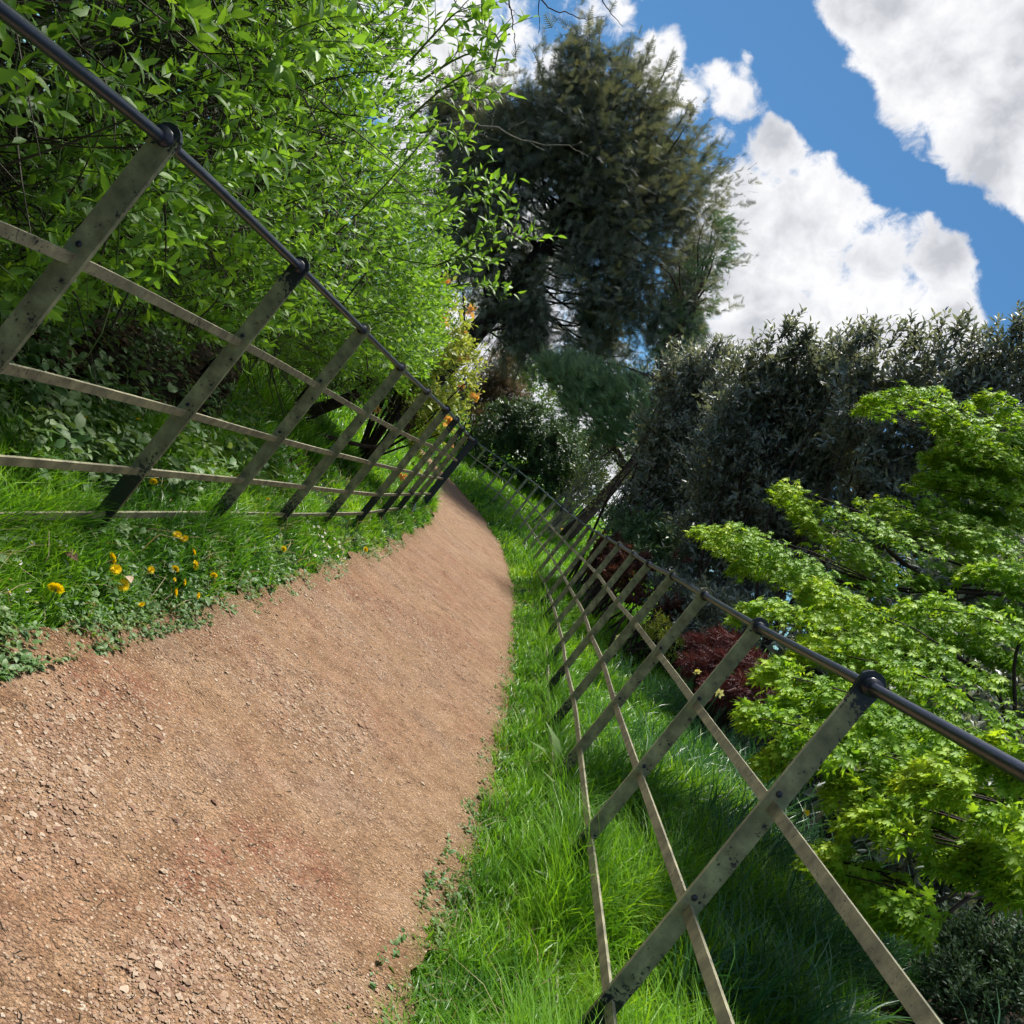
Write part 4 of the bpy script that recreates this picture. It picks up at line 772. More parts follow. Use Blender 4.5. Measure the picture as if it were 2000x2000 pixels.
        lat = rng.uniform(-1, 1, n)*wmax; p = c+np.array([.22, 1, 0])[None]*lat[:, None]; p[:, 2] += -.30*(lat/.5)**2*.25*.9+rng.normal(0, .022, n)-.05*rng.random(n)+.015*np.sin(lat*23+u*17)
        g = wn(p, 5) > -.75; p, lat, u = p[g], lat[g], u[g]; n = len(p)
        dl = nrm(dirn*.9+np.array([0, 1, 0])*(lat/np.maximum(.2, .5))[:, None]*.9+np.array([0, -.25, -.38])+rng.normal(0, .28, (n, 3))); nv = nrm(np.array([-.25, -.35, 1])+rng.normal(0, .30, (n, 3)))
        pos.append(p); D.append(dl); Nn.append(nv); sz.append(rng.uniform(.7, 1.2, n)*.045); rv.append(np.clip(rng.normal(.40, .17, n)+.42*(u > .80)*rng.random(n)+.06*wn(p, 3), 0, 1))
    # loose inner foliage, shade between tiers put in as darker leaf colour
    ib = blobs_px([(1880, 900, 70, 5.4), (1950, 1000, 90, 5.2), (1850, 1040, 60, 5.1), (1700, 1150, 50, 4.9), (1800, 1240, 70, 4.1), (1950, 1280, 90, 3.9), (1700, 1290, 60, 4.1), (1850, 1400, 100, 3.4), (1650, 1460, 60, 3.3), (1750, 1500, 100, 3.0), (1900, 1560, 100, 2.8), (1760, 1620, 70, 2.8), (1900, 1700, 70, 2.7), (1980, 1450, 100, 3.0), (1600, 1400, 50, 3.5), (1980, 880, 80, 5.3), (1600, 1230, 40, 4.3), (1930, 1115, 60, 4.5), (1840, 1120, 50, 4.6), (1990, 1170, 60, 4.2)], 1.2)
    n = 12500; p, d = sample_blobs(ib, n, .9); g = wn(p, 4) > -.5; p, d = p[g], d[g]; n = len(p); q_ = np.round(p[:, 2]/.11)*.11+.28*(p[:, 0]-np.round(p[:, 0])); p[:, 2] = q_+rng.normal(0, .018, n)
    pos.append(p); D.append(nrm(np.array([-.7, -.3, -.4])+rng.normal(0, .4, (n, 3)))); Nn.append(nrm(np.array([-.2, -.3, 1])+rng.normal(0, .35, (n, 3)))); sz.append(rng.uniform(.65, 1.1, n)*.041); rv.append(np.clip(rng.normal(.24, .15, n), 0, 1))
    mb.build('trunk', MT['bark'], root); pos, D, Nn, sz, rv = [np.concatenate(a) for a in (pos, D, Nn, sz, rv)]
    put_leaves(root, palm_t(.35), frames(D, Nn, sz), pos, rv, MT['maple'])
maple()
bush('fern_shrub', 'pale bluish green fine leaved shrub in the shade under the maple', 'shrub', [(1880, 1850, 50, 3.6), (1930, 1900, 60, 3.5), (1850, 1920, 50, 3.4), (1990, 1880, 60, 3.4), (1960, 1820, 40, 3.6), (2000, 1960, 60, 3.2), (1900, 1980, 50, 3.2)], 1500, LS, MT['fern'], .03, 8, .08, -.2, 5, 0, twig=MT['twig'])
# evergreens closing the view to the right behind the maple, and trees in the distance
bush('evergreen_shrub', 'dark evergreen shrub filling the shade behind the lower maple branches', 'shrub', [(1900, 1150, 110, 7.5), (2010, 1250, 130, 7), (1800, 1280, 110, 7.3), (1700, 1350, 100, 7.2), (1900, 1400, 120, 6.6), (1600, 1300, 80, 7.6), (1760, 1450, 90, 6.4), (2000, 1450, 120, 6), (1900, 1550, 100, 5.6), (1640, 1430, 60, 6.6), (1800, 1640, 90, 5.0), (1950, 1720, 90, 4.6), (1700, 1560, 60, 5.6), (1650, 1180, 70, 8)], 3000, LT6, MT['evergreen'], .10, 8, .24, -1.2, 1.6, 0, group=G1, depth=.8, shell=.8)
GF = 'trees far behind the garden'
for u_, lab in ((-420, 'dark tree far behind the azalea'), (-230, 'grey green tree far behind the end post'), (-40, 'dark tree far behind the rounded bush'), (150, 'dark tree far behind the leaning trunk'), (340, 'dark tree far behind the red maple'), (560, 'dark tree far behind the laceleaf mound'), (800, 'dark tree far behind the lime maple')):
    v_ = 40; px, py = 1000+cr*u_+sr*v_, 1000+sr*u_-cr*v_
    bush('background_tree', lab, 'tree', [(px, py, 75, 48), (px+60, py+10, 60, 49), (px-50, py-10, 60, 47), (px+20, py-55, 45, 48), (px-10, py+60, 70, 48)], 1000, LS, MT['rhodo'] if u_ > -300 else MT['bgtree'], .42, 6, .6, -1.2, .4, group=GF)
for i, (px, py, r, Y, mname, lab) in enumerate([(720, 500, 170, 30, 'bgtree', 'far green tree glimpsed through the left shrub'), (560, 250, 200, 26, 'shrubdark', 'dark tree behind the left shrub at the top left'), (300, 100, 260, 20, 'shrubdark', 'dark tree behind the left shrub near the fence'), (880, 800, 40, 40, 'rhodo', 'dark far bush above the end of the path'),
                                          (2100, 1050, 200, 16, 'rhodo', 'dark tree at the right edge behind the maple'), (1160, 880, 40, 34, 'rhodo', 'small dark tree in the gap left of the pine trunk'), (1250, 930, 50, 40, 'bgtree', 'pale distant tree in the sky gap right of the pine trunk')]):
    c = at(px, py, Y); R = r*Y/FPX; bush('background_tree', lab, 'tree', [(px, py, r, Y), (px+r*.5, py-r*.3, r*.7, Y+R*.3), (px-r*.5, py+r*.4, r*.75, Y), (px-r*.3, py-r*.4, r*.6, Y)], 1300, LS, MT[mname], max(.13, R*.07), 6, R*.22, -.5, 1.6/R, group=GF)

# bare branches
def bare():
    root = empty('bare_tree', onground((-5.2, 13.5, 0)), 'bare lichen covered branch reaching out in front of the cedar', 'tree'); mb = PB(); Y = 12.5
    def pl(pts, r0, r1, Y=Y, sides=6):
        P = np.array([at(x, y, Y) for x, y in pts]); s = np.linspace(0, 1, len(P)); ss = np.linspace(0, 1, len(P)*3); C = np.stack([np.interp(ss, s, P[:, j]) for j in range(3)], -1); C[1:-1] += rng.normal(0, .012, (len(C)-2, 3)); tube(mb, C, np.linspace(r0, r1, len(C)), sides)
    pl([(700, 260), (800, 252), (865, 245), (909, 238), (958, 246), (1012, 267), (1064, 294)], .035, .006)
    pl([(1025, 273), (1060, 283), (1111, 285), (1130, 295), (1150, 307)], .010, .004); pl([(1117, 285), (1135, 277)], .006, .003); pl([(992, 256), (1015, 240), (1030, 230)], .009, .003); pl([(958, 246), (962, 230), (967, 214)], .008, .003)
    pl([(870, 243), (890, 256), (905, 258), (930, 257), (955, 250)], .010, .006); pl([(918, 242), (930, 260), (950, 268), (975, 275)], .007, .003)
    a = np.array(root.location); b = at(700, 260, Y); tube(mb, [a, a*.6+b*.4+np.array([-.3, 0, .5]), b], [.14, .10, .035], 8); mb.build('branch', MT['lichen'], root)
    root2 = empty('bare_tree', onground((-7.5, 7.5, 0)), 'bare dark twigs hanging down from the top edge of the picture', 'tree'); mb = PB(); Y = 8
    def pl2(pts, r0, r1):
        P = np.array([at(x, y, Y) for x, y in pts]); s = np.linspace(0, 1, len(P)); ss = np.linspace(0, 1, len(P)*4); C = np.stack([np.interp(ss, s, P[:, j]) for j in range(3)], -1); C[1:-1] += rng.normal(0, .006, (len(C)-2, 3)); tube(mb, C, np.linspace(r0, r1, len(C)), 5)
    pl2([(960, -120), (985, -60), (995, 0), (1002, 50), (1006, 90), (1008, 122)], .010, .0022); pl2([(985, 2), (1010, 28)], .005, .002); pl2([(1000, -60), (1052, -20), (1053, 20), (1051, 65)], .008, .002)
    pl2([(1052, -5), (1075, 18), (1115, 28), (1150, 38), (1185, 30)], .007, .002); pl2([(1000, -100), (1150, -60), (1175, 0), (1195, 28), (1217, 52)], .009, .002); pl2([(870, -40), (890, 5), (915, 25), (940, 15)], .006, .002)
    a = np.array(root2.location); b = at(960, -120, Y); c = at(1000, -100, Y); tube(mb, [a, a*.5+b*.5+np.array([-1.2, 0, 1.6]), b+np.array([-1.5, 0, .8]), b], [.16, .10, .05, .011], 8); tube(mb, [b, (b+c)/2+np.array([0, 0, .1]), c, at(1000, -60, Y)], [.011, .010, .010, .008], 6); mb.build('branch', MT['bark'], root2)
bare()

# ------------------------------------------------------------------ grass
def blade_t(k=3):
    v = []; q = []
    for i in range(k): y = i/k; w = .5*(1-.55*(y**1.5)); v += [(-w, y, 0), (w, y, 0)]
    v.append((0, 1, 0)); q = [(2*i, 2*i+1, 2*i+3, 2*i+2) for i in range(k-1)]; return np.array(v), np.array([(2*k-2, 2*k-1, 2*k)]), np.array(q)
def blades(mb, base, hgt, wid, lean, rv, k=3):
    n = len(base); T, tr, qu = blade_t(k); az = rng.uniform(0, 6.283, n); side = np.stack([np.cos(az), np.sin(az), 0*az], -1); a2 = az+math.pi/2+rng.normal(0, .6, n); fw = np.stack([np.cos(a2), np.sin(a2), 0*az], -1)
    y = T[:, 1]; Lf = lean[:, None]*(y[None]**1.9); up_ = (y[None]-.35*Lf*y[None])
    V = base[:, None]+side[:, None]*(T[None, :, 0:1]*wid[:, None, None])+fw[:, None]*(Lf*hgt[:, None])[..., None]+np.array([0, 0, 1.])*(up_*hgt[:, None])[..., None]
    off = (np.arange(n)*len(T))[:, None, None]; mb.add(V.reshape(-1, 3), (tr[None]+off).reshape(-1, 3), (qu[None]+off).reshape(-1, 4), np.repeat(rv, len(T)))
def ys_(n, a, b, p):  # density falling with distance
    u = rng.random(n); e = 1-p if abs(1-p) > 1e-3 else 1e-3; return (a**e+u*(b**e-a**e))**(1/e)
mb = MB()
# left verge (short) and bank behind the fence
def put(n, y0, y1, p, side, o0, o1, h0, h1, wk=1.0, tall=0.0, dens=None, lean=(.25, .9), rvm=.5):
    Y = ys_(n, y0, y1, p); o = o0+(o1-o0)*rng.random(n)
    if side < 0: X = np.interp(Y, LY, LX)-o
    else: X = np.interp(Y, RY, RX)+o
    g = wn(np.stack([X, Y, 0*X], -1), 3.0); keep = (g+rng.normal(0, .5, n) > -.9) 
    if dens is not None: keep &= dens(X, Y, o)
    X, Y, o, g = X[keep], Y[keep], o[keep], g[keep]; n = len(X); h = (h0+(h1-h0)*rng.random(n))*(1+.3*g); h *= np.clip(.35+o*4, .35, 1)
    w = (.0030+.0028*rng.random(n))*wk*(1+.22*np.maximum(Y-2, 0)); Z = H(X, Y)
    clump = wn(np.stack([X, Y, 0*X], -1), 5); rv = np.clip(rvm+.22*clump+rng.normal(0, .17, n), 0, 1)
    blades(mb, np.stack([X, Y, Z-.005], -1), np.maximum(h, .02), w, rng.uniform(*lean, n), rv, 3 if True else 4)
put(24000, 1.3, 12.5, 1.2, -1, 0.0, .42, .045, .10)
put(26000, 1.5, 13, 1.15, -1, .33, 1.0, .07, .17, dens=lambda X, Y, o: (Y > 3.6) | (o < .62) | (rng.random(len(X)) < .25))
put(22000, 3.6, 16, 1.2, -1, .9, 3.0, .12, .24, 1.3, dens=lambda X, Y, o: (o < .35*(Y-2.6)))
put(42000, 1.1, 14, 1.2, 1, 0.0, .62, .06, .19, lean=(.3, 1.2))
put(46000, 1.1, 15, 1.15, 1, .25, 1.35, .14, .30, 1.15, lean=(.3, 1.1), dens=lambda X, Y, o: (o < 1.0+.12*Y+.1*wn(np.stack([X, Y, 0*X], -1), 3)))
put(14000, 5, 16, 1.2, 1, 1.2, 2.6, .14, .28, 1.3, dens=lambda X, Y, o: (o < .6+.12*Y))
put(26000, 13, 30, 1.1, -1, 0.0, 4.5, .14, .26, 1.1); put(36000, 13, 30, 1.1, 1, 0.0, 6, .12, .26, 1.1); put(9000, 26, 60, 1.0, 1, 0, 14, .2, .5, 1.6)
# creeping edge tufts
put(7000, 1.3, 9, 1.2, -1, -.07, .05, .02, .05, rvm=.4); put(7000, 1.3, 12, 1.2, 1, -.09, .05, .02, .05, rvm=.35)
tag(mb.build('grass', MT['grass'], smooth=True), 'lush green grass on both verges and under the fences', 'grass', kind='stuff')
print('grass tris', sum(len(t) for t in mb.t)+2*sum(len(q_) for q_ in mb.q))
mb = MB(); n = 3800; Y = ys_(n, 1.2, 14, 1.2); sd = rng.random(n) < .5; o = rng.random(n)*1.1; X = np.where(sd, np.interp(Y, LY, LX)-o, np.interp(Y, RY, RX)+o)
blades(mb, np.stack([X, Y, H(X, Y)], -1), rng.uniform(.05, .17, n), rng.uniform(.002, .004, n)*(1+.2*np.maximum(Y-2, 0)), rng.uniform(.5, 1.6, n), rng.random(n), 3)
tag(mb.build('dry_grass', MT['straw']), 'withered straw coloured blades scattered in the green grass', 'dry grass', kind='stuff')
# daffodil leaves: long blue green blades under the maple
mb = MB(); n = 8200; Y = ys_(n, 2.6, 10, 1.1); X = 1.72+.10*(Y-2.6)+rng.normal(0, .30, n)+.25*np.sin(Y*2.1); g = wn(np.stack([X, Y, 0*X], -1), 2.4) > -.35; X, Y = X[g & (X > 1.15)], Y[g & (X > 1.15)]; n = len(X)
blades(mb, np.stack([X, Y, H(X, Y)], -1), rng.uniform(.22, .42, n), rng.uniform(.005, .010, n), rng.uniform(.2, 1.0, n), rng.random(n), 4)
tag(mb.build('daffodil_leaves', MT['grassdark']), 'dark blue green daffodil foliage in the shade beside the right fence', 'daffodil leaves', kind='stuff')
# ground cover weeds along the path edges
mb = MB()
def rosettes(n, y0, y1, p, side, o0, o1, size, k=7, hgt=.03):
    Y = ys_(n, y0, y1, p); o = o0+(o1-o0)*rng.random(n)**1.3; X = np.interp(Y, LY, LX)-o if side < 0 else np.interp(Y, RY, RX)+o
    g = wn(np.stack([X, Y, 0*X], -1), 4) > rng.normal(-.3, .5, n); X, Y = X[g], Y[g]; n = len(X); c = np.stack([X, Y, H(X, Y)+.012], -1); s = size*rng.uniform(.5, 1.3, n); rr = rng.random(n)
    c = np.repeat(c, k, 0); s = np.repeat(s, k); rr = np.repeat(rr, k)*.6+.4*rng.random(n*k); a = rng.uniform(0, 6.283, n*k); el = rng.uniform(-.05, .9, n*k); d = np.stack([np.cos(a)*np.cos(el), np.sin(a)*np.cos(el), np.sin(el)], -1)
    mb.inst(leaf_t(.27, .05, .3), frames(d, np.tile([0, 0, 1.], (n*k, 1))+rng.normal(0, .3, (n*k, 3)), s*rng.uniform(.7, 1.2, n*k)), c+d*.006+np.array([0, 0, 1])*rng.uniform(0, hgt, (n*k, 1)), np.clip(rr, 0, 1))
rosettes(2100, 1.3, 9, 1.3, -1, -.05, .20, .021); rosettes(500, 1.6, 6, 1.4, -1, .02, .45, .034, 6, .05); rosettes(500, 1.5, 9, 1.3, 1, -.07, .10, .022); rosettes(160, 2, 7, 1.3, -1, .5, 1.6, .07, 7, .10)
rosettes(2200, 1.4, 6.0, 1.1, -1, .5, 3.1, .055, 8, .22)
tag(mb.build('ground_cover_weeds', MT['weed']), 'small broad leaved weeds creeping along both path edges', 'weeds', kind='stuff')
# leaf litter under the shrub and the maple
mb = MB(); n = 5200; Y = ys_(n, 1.5, 8, 1.1); X = np.where(rng.random(n) < .6, -rng.uniform(1.35, 2.9, n), rng.uniform(1.9, 3.4, n)); d = rng.normal(size=(n, 3)); d[:, 2] *= .3
mb.inst(leaf_t(.3, .12, .2), frames(d, np.tile([0, 0, 1.], (n, 1))+rng.normal(0, .4, (n, 3)), rng.uniform(.03, .07, n)), np.stack([X, Y, H(X, Y)+.01], -1), rng.random(n))
tag(mb.build('leaf_litter', MT['deadleaf']), 'brown leaf litter on the soil under the shrubs', 'leaf litter', kind='stuff')

# ------------------------------------------------------------------ flowers, each a thing of its own
def dandelion_head():
    mb = MB(); T = np.array([(-.05, 0, 0), (.05, 0, 0), (.065, .85, .0), (0, 1, 0), (-.065, .85, 0)]); tr = np.array([(2, 3, 4)]); qu = np.array([(0, 1, 2, 4)])
    for ring, (nn_, el, ln) in enumerate(((26, .05, 1), (22, .4, .86), (16, .8, .62), (9, 1.2, .4))):
        a = np.arange(nn_)*2*math.pi/nn_+ring+rng.normal(0, .06, nn_); d = np.stack([np.cos(a)*math.cos(el), np.sin(a)*math.cos(el), np.full(nn_, math.sin(el))], -1)
        mb.inst((T, tr, qu), frames(d, np.tile([0, 0, 1.], (nn_, 1))-.5*d, np.full(nn_, .020*ln), np.full(nn_, .028)), np.zeros((nn_, 3)), rng.random(nn_)*.6+.1*ring)
    return mb.mesh('flower_head', MT['yellow'])
def stem_mesh(h, r, m_):
    mb = MB(); t = np.linspace(0, 1, 5)[:, None]; tube(mb, np.array([0, 0, -.02])*(1-t)+np.array([0, 0, h])*t+np.array([.008, .004, 0])*np.sin(t*3), np.full(5, r), 6); return mb.mesh('stem', m_)
DH = [dandelion_head() for _ in range(3)]; ST = stem_mesh(.075, .002, MT['gtwig']); STs = stem_mesh(.05, .0012, MT['gtwig']); STl = stem_mesh(.30, .0035, MT['grassdark'])
def flower(name, px, py, hh, head, stem, label, cat, group, tilt=(-.35, .0), s=1.0, extra=None, Yfix=None):
    p = hit(px, py, hh) if Yfix is None else at(px, py, Yfix); p = np.array([p[0], p[1], p[2]-hh]); o = empty(name, p, label, cat, group)
    a = bpy.data.objects.new('stem', stem); COL.objects.link(a); a.parent = o; a.scale = (1, 1, hh/{ST: .075, STs: .05, STl: .30}[stem])
    b = bpy.data.objects.new('flower_head', head); COL.objects.link(b); b.parent = o; b.location = (0, 0, hh); b.rotation_euler = (-tilt[0]+random.uniform(-.25, .25), tilt[1]+random.uniform(-.25, .25), random.uniform(0, 6)); b.scale = (s, s, s)
    if extra: c = bpy.data.objects.new('trumpet', extra); COL.objects.link(c); c.parent = o; c.location = (0, 0, hh); c.rotation_euler = b.rotation_euler; c.scale = b.scale
    return o
GD = 'yellow dandelions in the grass left of the path'
DL = [(109, 1150, 1.0, 'large yellow dandelion nearest the left edge, right of the white daisies'), (219, 1090, .9, 'upper of two touching yellow dandelions above the pale dead leaf'), (225, 1112, .85, 'lower of two touching yellow dandelions just above the pale dead leaf'),
      (240, 1143, .9, 'yellow dandelion just below the pale dead leaf'), (295, 1113, .6, 'small yellow dandelion between the touching pair and the cluster'), (346, 1044, .7, 'left dandelion of the pair just under the lowest fence rail'), (360, 1052, .7, 'right dandelion of the pair just under the lowest fence rail'),
      (378, 1079, .7, 'yellow dandelion below the pair near the fence rail'), (381, 1104, .9, 'wide open yellow dandelion at the right of the cluster'), (418, 1124, .6, 'small dandelion farthest right of the near cluster'), (343, 1111, .6, 'small dandelion left of the wide open one'),
      (341, 1132, .35, 'tiny half closed dandelion in the middle of the cluster'), (360, 1137, .6, 'small dandelion above the long tilted one'), (341, 1157, 1.0, 'large tilted yellow dandelion at the bottom of the cluster'), (387, 1163, .55, 'small dandelion nearest the path at the right of the cluster'), (277, 1181, .5, 'small dandelion in the broad weeds close to the path edge'),
      (165, 815, .5, 'dandelion in shade behind the fence above the second lowest rail'), (270, 820, .8, 'dandelion behind the fence left of the second fence post'), (391, 896, .7, 'dandelion behind the fence right of the second fence post'), (300, 941, .7, 'dandelion just below the third rail right of the second post'), (465, 931, .6, 'dandelion beside the third fence post just above the third rail'),
      (524, 977, .7, 'single dandelion between the third and fourth fence posts'), (554, 1072, .7, 'single dandelion in the verge left of the daisy patch'), (501, 681, .6, 'far dandelion under the shrub above the upper rail'), (506, 711, .6, 'far dandelion under the shrub just below the upper rail'), (522, 730, .8, 'far bright dandelion under the shrub in the bright grass'),
      (494, 826, .7, 'left of two far dandelions behind the third post'), (506, 807, .7, 'upper of the far dandelions behind the third post'), (759, 949, .8, 'far dandelion behind the last fence posts, left one'), (792, 953, .8, 'far dandelion behind the last fence posts, right one'), (713, 1006, .9, 'dandelion alone in the verge below the sixth fence post'), (714, 1073, .9, 'dandelion close to the path edge beyond the daisy patch')]
for i, (px, py, s, lab) in enumerate(DL): flower('dandelion', px, py, .075 if py > 900 else .10, DH[i % 3], ST, lab, 'dandelion', GD, (-.95, .3 if i % 2 else -.1), s*1.28)
mb = MB(); n = 17; a = np.arange(n)*2*math.pi/n; d = np.stack([np.cos(a), np.sin(a), 0*a+.15], -1); mb.inst((np.array([(-.05, 0, 0), (.05, 0, 0), (.08, .8, .0), (0, 1, 0), (-.08, .8, 0)]), np.array([(2, 3, 4)]), np.array([(0, 1, 2, 4)])), frames(d, np.tile([0, 0, 1.], (n, 1)), np.full(n, .011), np.full(n, .02)), np.zeros((n, 3)), rng.random(n)); DAI = mb.mesh('flower_head', MT['white'])
mb = MB(); tube(mb, [(0, 0, -.001), (0, 0, .002), (0, 0, .0035)], [.0035, .0035, .0015], 8); DAC = mb.mesh('flower_centre', MT['yellow'])
def daisy(px, py, lab, s=1, grp='white daisies in the left verge'):
    o = flower('daisy', px, py, .05, DAI, STs, lab, 'daisy', grp, (-.6, .1), s, None); h = [c for c in o.children if c.name.startswith('flower_head')][0]; c = bpy.data.objects.new('flower_centre', DAC); COL.objects.link(c); c.parent = h
for px, py, lab in ((62, 1061, 'white daisy standing highest in the grass at the left edge'), (38, 1098, 'white daisy below the topmost one near the left edge'), (20, 1132, 'half hidden white daisy at the left edge above the open one'), (18, 1157, 'open white daisy with yellow eye nearest the left edge'), (54, 1153, 'white daisy between the open daisy and the big dandelion'), (68, 1176, 'white daisy just left of the big dandelion, nearest the path'), (3, 1188, 'white daisy cut off by the left edge')): daisy(px, py, lab)
for x, y in ((1678, 1000), (1692, 1045), (1715, 1045), (1745, 1065), (1750, 1080), (1740, 1100), (1745, 1125), (1750, 1150), (1775, 1155), (1800, 1110), (1803, 1140), (1825, 1130), (1830, 1150), (1840, 1165), (1805, 1190), (1820, 1205), (1835, 1220), (1845, 1230), (1870, 1250), (1675, 1180), (1697, 1200), (1720, 1090), (1763, 1140), (1860, 1215)):
    daisy(x*.3623+rng.uniform(-1, 1), y*.3623+650, 'small white daisy in the dense daisy patch on the left verge', 1.0, 'daisies of the dense patch on the left verge')
mb = MB(); n = 6; a = np.arange(n)*math.pi/3; d = np.stack([np.cos(a), np.sin(a), 0*a+.05], -1); mb.inst(leaf_t(.3, .04, .05), frames(d, np.tile([0, 0, 1.], (n, 1)), np.full(n, .036)), np.zeros((n, 3)), rng.random(n)); DAF = mb.mesh('flower_head', MT['cream'])
mb = MB(); tube(mb, [(0, 0, 0), (0, 0, .012), (0, 0, .020)], [.006, .009, .013], 10, cap=False); TRU = mb.mesh('trumpet', MT['yellow'])
for px, py, Y, lab in ((1570, 1585, 3.9, 'pale daffodil with yellow trumpet behind the near right fence post'), (1362, 1313, 7.2, 'daffodil in front of the dark red laceleaf mound'), (1405, 1354, 6.2, 'drooping daffodil under the dark red laceleaf mound'), (1207, 1246, 7.5, 'pale daffodil in the grass between the third and fourth right posts'), (1098, 1034, 13.5, 'far daffodil in grass near the leaning pine trunk'), (1563, 1452, 4.6, 'half hidden pale daffodil below the laceleaf mound')):
    p = at(px, py, Y); hh = float(p[2]-H(p[0], p[1])); hh = min(max(hh, .2), .42); flower('daffodil', px, py, hh, DAF, STl, lab, 'daffodil', 'daffodils right of the path', (-1.25, .1), 1.0, TRU, Yfix=Y)
mb = MB(); 
for k in range(6): tube(mb, [(.008*math.cos(k*2), .008*math.sin(k*2), -.012*k), (.014*math.cos(k*2), .014*math.sin(k*2), -.012*k-.016)], [.003, .006], 7)
BB = mb.mesh('flower_head', MT['violet']); o = flower('bluebell', 811, 985, .16, BB, ST, 'single bluebell in the grass under the end of the left fence', 'bluebell', None, (-.2, 0), 1.2)
# dock plants
def dock(px, py, leaves, lab):
    p = hit(px, py); o = empty('dock_plant', p, lab, 'plant', 'dock plants in the right verge')
    for az, el, s in leaves:
        d = np.array([[math.cos(az)*math.cos(el), math.sin(az)*math.cos(el), math.sin(el)]]); v, t, q_ = leaf_t(.17, .05, .35); MB().inst((v, t, q_), frames(d, np.array([[0, 0, 1.]]), np.array([s])), np.array([list(p)])+np.array([[0, 0, .03]]), np.array([rng.uniform(.5, .95)])).build('leaf', MT['weed'], o)
dock(1110, 1790, [(2.2, .9, .24), (3.4, .5, .20), (.6, .9, .2), (4.6, .5, .15)], 'dock plant with broad leaves at the foot of the second right post')
dock(1075, 1520, [(2.4, .9, .26), (3.3, .6, .2), (1, .8, .18)], 'dock plant with one long upright leaf in the right verge')
dock(1195, 1535, [(1.5, .6, .18), (4.2, .7, .18), (3.1, .5, .15)], 'dock plant lying flat in grass beyond the second right post')
dock(1095, 1600, [(2.9, .7, .2), (4.0, .4, .2), (2, .9, .16)], 'dock plant with grey green leaves between the rail ends and path')
dock(1440, 1640, [(2.2, .7, .2), (3.3, .8, .18), (.8, .6, .18), (4.4, .6, .2)], 'dock plant behind the nearest right fence post')
mb = MB(); n = 420; Y = ys_(n, 1.2, 9, 1.3); X = np.interp(Y, LY, LX)+(np.interp(Y, RY, RX)-np.interp(Y, LY, LX))*rng.random(n); az = rng.uniform(0, 6.28, n); L = rng.uniform(.008, .035, n)
Pt = np.stack([X, Y, pathz(X, Y)+.003], -1)[:, None]+(np.stack([np.cos(az), np.sin(az), 0*az], -1)*L[:, None])[:, None]*np.linspace(0, 1, 4)[None, :, None]+rng.normal(0, .0012, (n, 4, 3))
tubes(mb, Pt, np.full((n, 4), .0009)*(1+.1*Y[:, None]), 3, rng.random(n)); tag(mb.build('litter_twigs', MT['twig']), 'tiny twig crumbs and bark bits scattered over the path', 'litter', kind='stuff')
# fallen leaves, stones and sticks
def fallen(px, py, s, m_, lab, dz=0, name='fallen_leaf', cat='dead leaf'):
    p = hit(px, py, dz); v, t, q_ = leaf_t(.3, .12, .25); d = rng.normal(size=(1, 3)); d[:, 2] = .25; o = MB().inst((v, t, q_), frames(d, np.array([[.1, -.4, 1.]]), np.array([s])), np.array([list(p+np.array([0, 0, .006]))]), np.array([.6])).build(name, m_, origin=p); tag(o, lab, cat)
fallen(240, 1128, .06, MT['paleleaf'], 'pale pink brown dead leaf among the dandelions', .07); fallen(149, 1099, .06, MT['deadleaf'], 'dark brown curled dead leaf in the grass left of the dandelions', .06); fallen(639, 1154, .05, MT['paleleaf'], 'pale dead leaf on the left path edge beyond the verge')
fallen(502, 1528, .05, MT['paleleaf'], 'whitish shredded dead leaf in the middle of the path'); fallen(836, 1545, .055, MT['paleleaf'], 'crumpled pale leaf near the right edge of the path'); fallen(790, 1909, .03, MT['paleleaf'], 'small pale leaf near the bottom at the right path edge'); fallen(752, 1950, .03, MT['paleleaf'], 'small crumpled leaf at the bottom right path edge'); fallen(718, 1952, .03, MT['deadleaf'], 'small brown leaf at the bottom edge right of the gravel'); fallen(116, 1300, .035, MT['deadleaf'], 'small dark curled leaf on the path by the left verge')
def rock(px, py, s, m_, lab, sq=.65):
    p = hit(px, py); import bmesh; bm = bmesh.new(); bmesh.ops.create_icosphere(bm, subdivisions=2, radius=1)
    for v in bm.verts:
        k = 1+.22*float(wn(np.array([[v.co.x+px, v.co.y, v.co.z]]), 1.6)[0])+rng.normal(0, .03); v.co = Vector((v.co.x*k*1.15, v.co.y*k, v.co.z*k*sq))*s
    me = bpy.data.meshes.new('stone'); bm.to_mesh(me); bm.free(); me.materials.append(m_); o = bpy.data.objects.new('stone', me); COL.objects.link(o); o.location = Vector([float(c) for c in p+np.array([0, 0, s*sq*.35+.012])]); o.rotation_euler = (0, 0, random.uniform(0, 6)); tag(o, lab, 'stone', 'larger stones lying on the path')
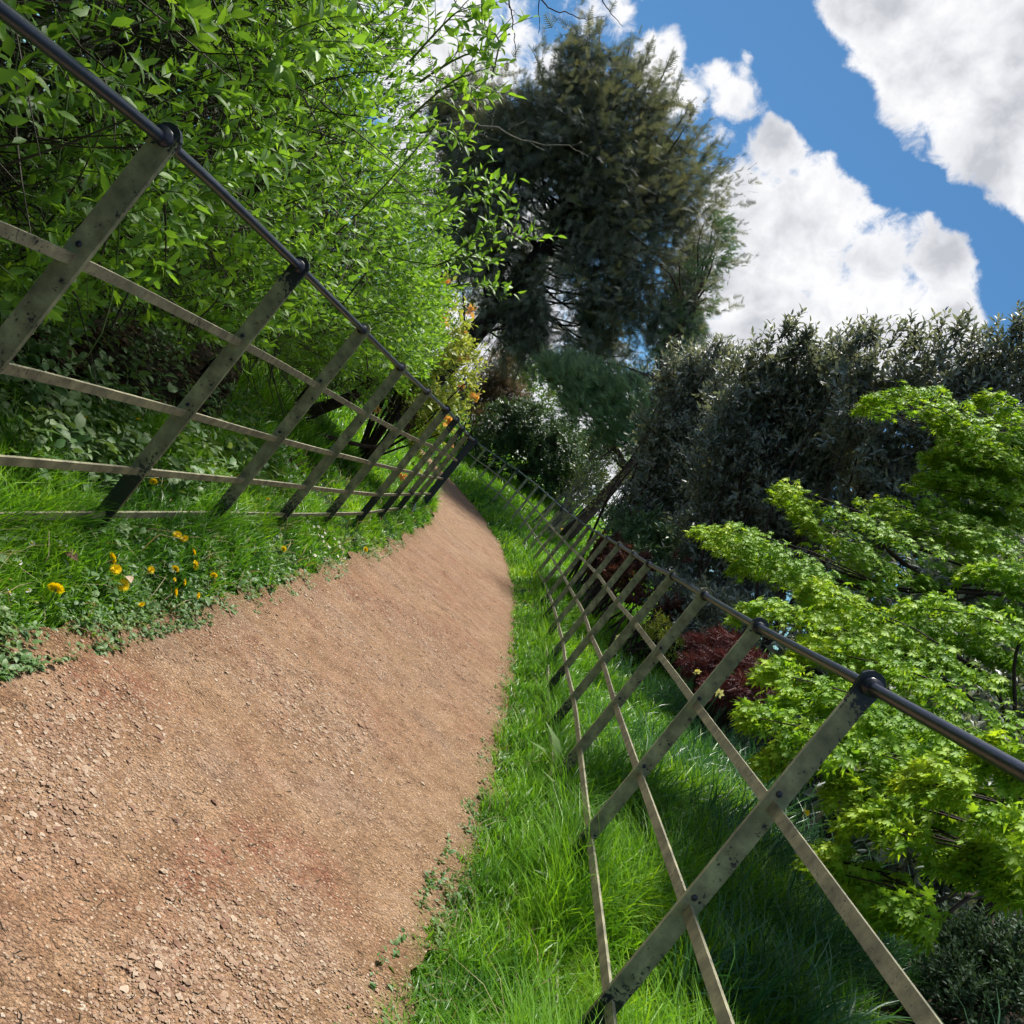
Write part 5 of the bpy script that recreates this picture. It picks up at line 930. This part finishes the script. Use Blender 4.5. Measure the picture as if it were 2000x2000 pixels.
for a in ((527, 1773, .016, MT['stone'], 'largest pale cream stone near the middle of the path'), (522, 1637, .011, MT['stonebrown'], 'round brown stone above the pale cream one'), (264, 1972, .013, MT['stonebrown'], 'brown and white stone at the bottom edge'), (283, 1932, .011, MT['stone'], 'flat white stone just above the bottom brown one'), (500, 1425, .011, MT['stonebrown'], 'pinkish stone in the upper middle of the path'), (375, 1517, .013, MT['stone'], 'pale chalky stone left of the shredded leaf'),
          (462, 1545, .013, MT['stone'], 'pale flat stone beside the shredded leaf'), (140, 1985, .013, MT['stone'], 'pale pink stone by the bottom edge, left'), (319, 1856, .008, MT['stone'], 'small round pale stone in the lower gravel patch'), (430, 1972, .009, MT['stone'], 'rounded pale stone at the bottom edge, right of the gravel'), (346, 1960, .008, MT['stonebrown'], 'grey brown stone in the bottom gravel patch'), (411, 1576, .006, MT['stone'], 'tiny grey white stone alone on smooth path'), (570, 1665, .012, MT['bark'], 'small black stone right of the round brown one'), (95, 1782, .007, MT['stone'], 'small pale stone on the smooth left part of the path')): rock(*a)
rock(206, 1974, .022, MT['shard'], 'flat orange terracotta fragment at the bottom edge of the path', .3)
def stick(pts, r, m_, lab):
    P = np.array([hit(*p)+np.array([0, 0, .016]) for p in pts]); P = np.concatenate([P[:1], (P[:-1]+P[1:])/2+rng.normal(0, .002, (len(P)-1, 3)), P[-1:]]); mb = MB(); tube(mb, P, np.linspace(r, r*.6, len(P)), 6); tag(mb.build('stick', m_, origin=P[0]), lab, 'stick')
stick([(108, 1455), (130, 1480), (158, 1508)], .006, MT['stick'], 'pale bleached stick on the left part of the path'); stick([(448, 1784), (466, 1777), (487, 1766)], .0028, MT['stonebrown'], 'thin brown twig left of the cream stone'); stick([(655, 1340), (673, 1348), (690, 1362)], .004, MT['bark'], 'dark twig on the path near the far gravel'); stick([(660, 1190), (672, 1200), (690, 1212)], .004, MT['bark'], 'dark thin twig lying across the upper path'); stick([(490, 1890), (491, 1920)], .003, MT['bark'], 'short dark twig on the lower path')
print('objects', len(bpy.data.objects), 'tris', sum(sum(len(p.vertices)-2 for p in o.data.polygons) if len(o.data.polygons) < 2000 else len(o.data.loops)-2*len(o.data.polygons) for o in bpy.data.objects if o.type == 'MESH'))
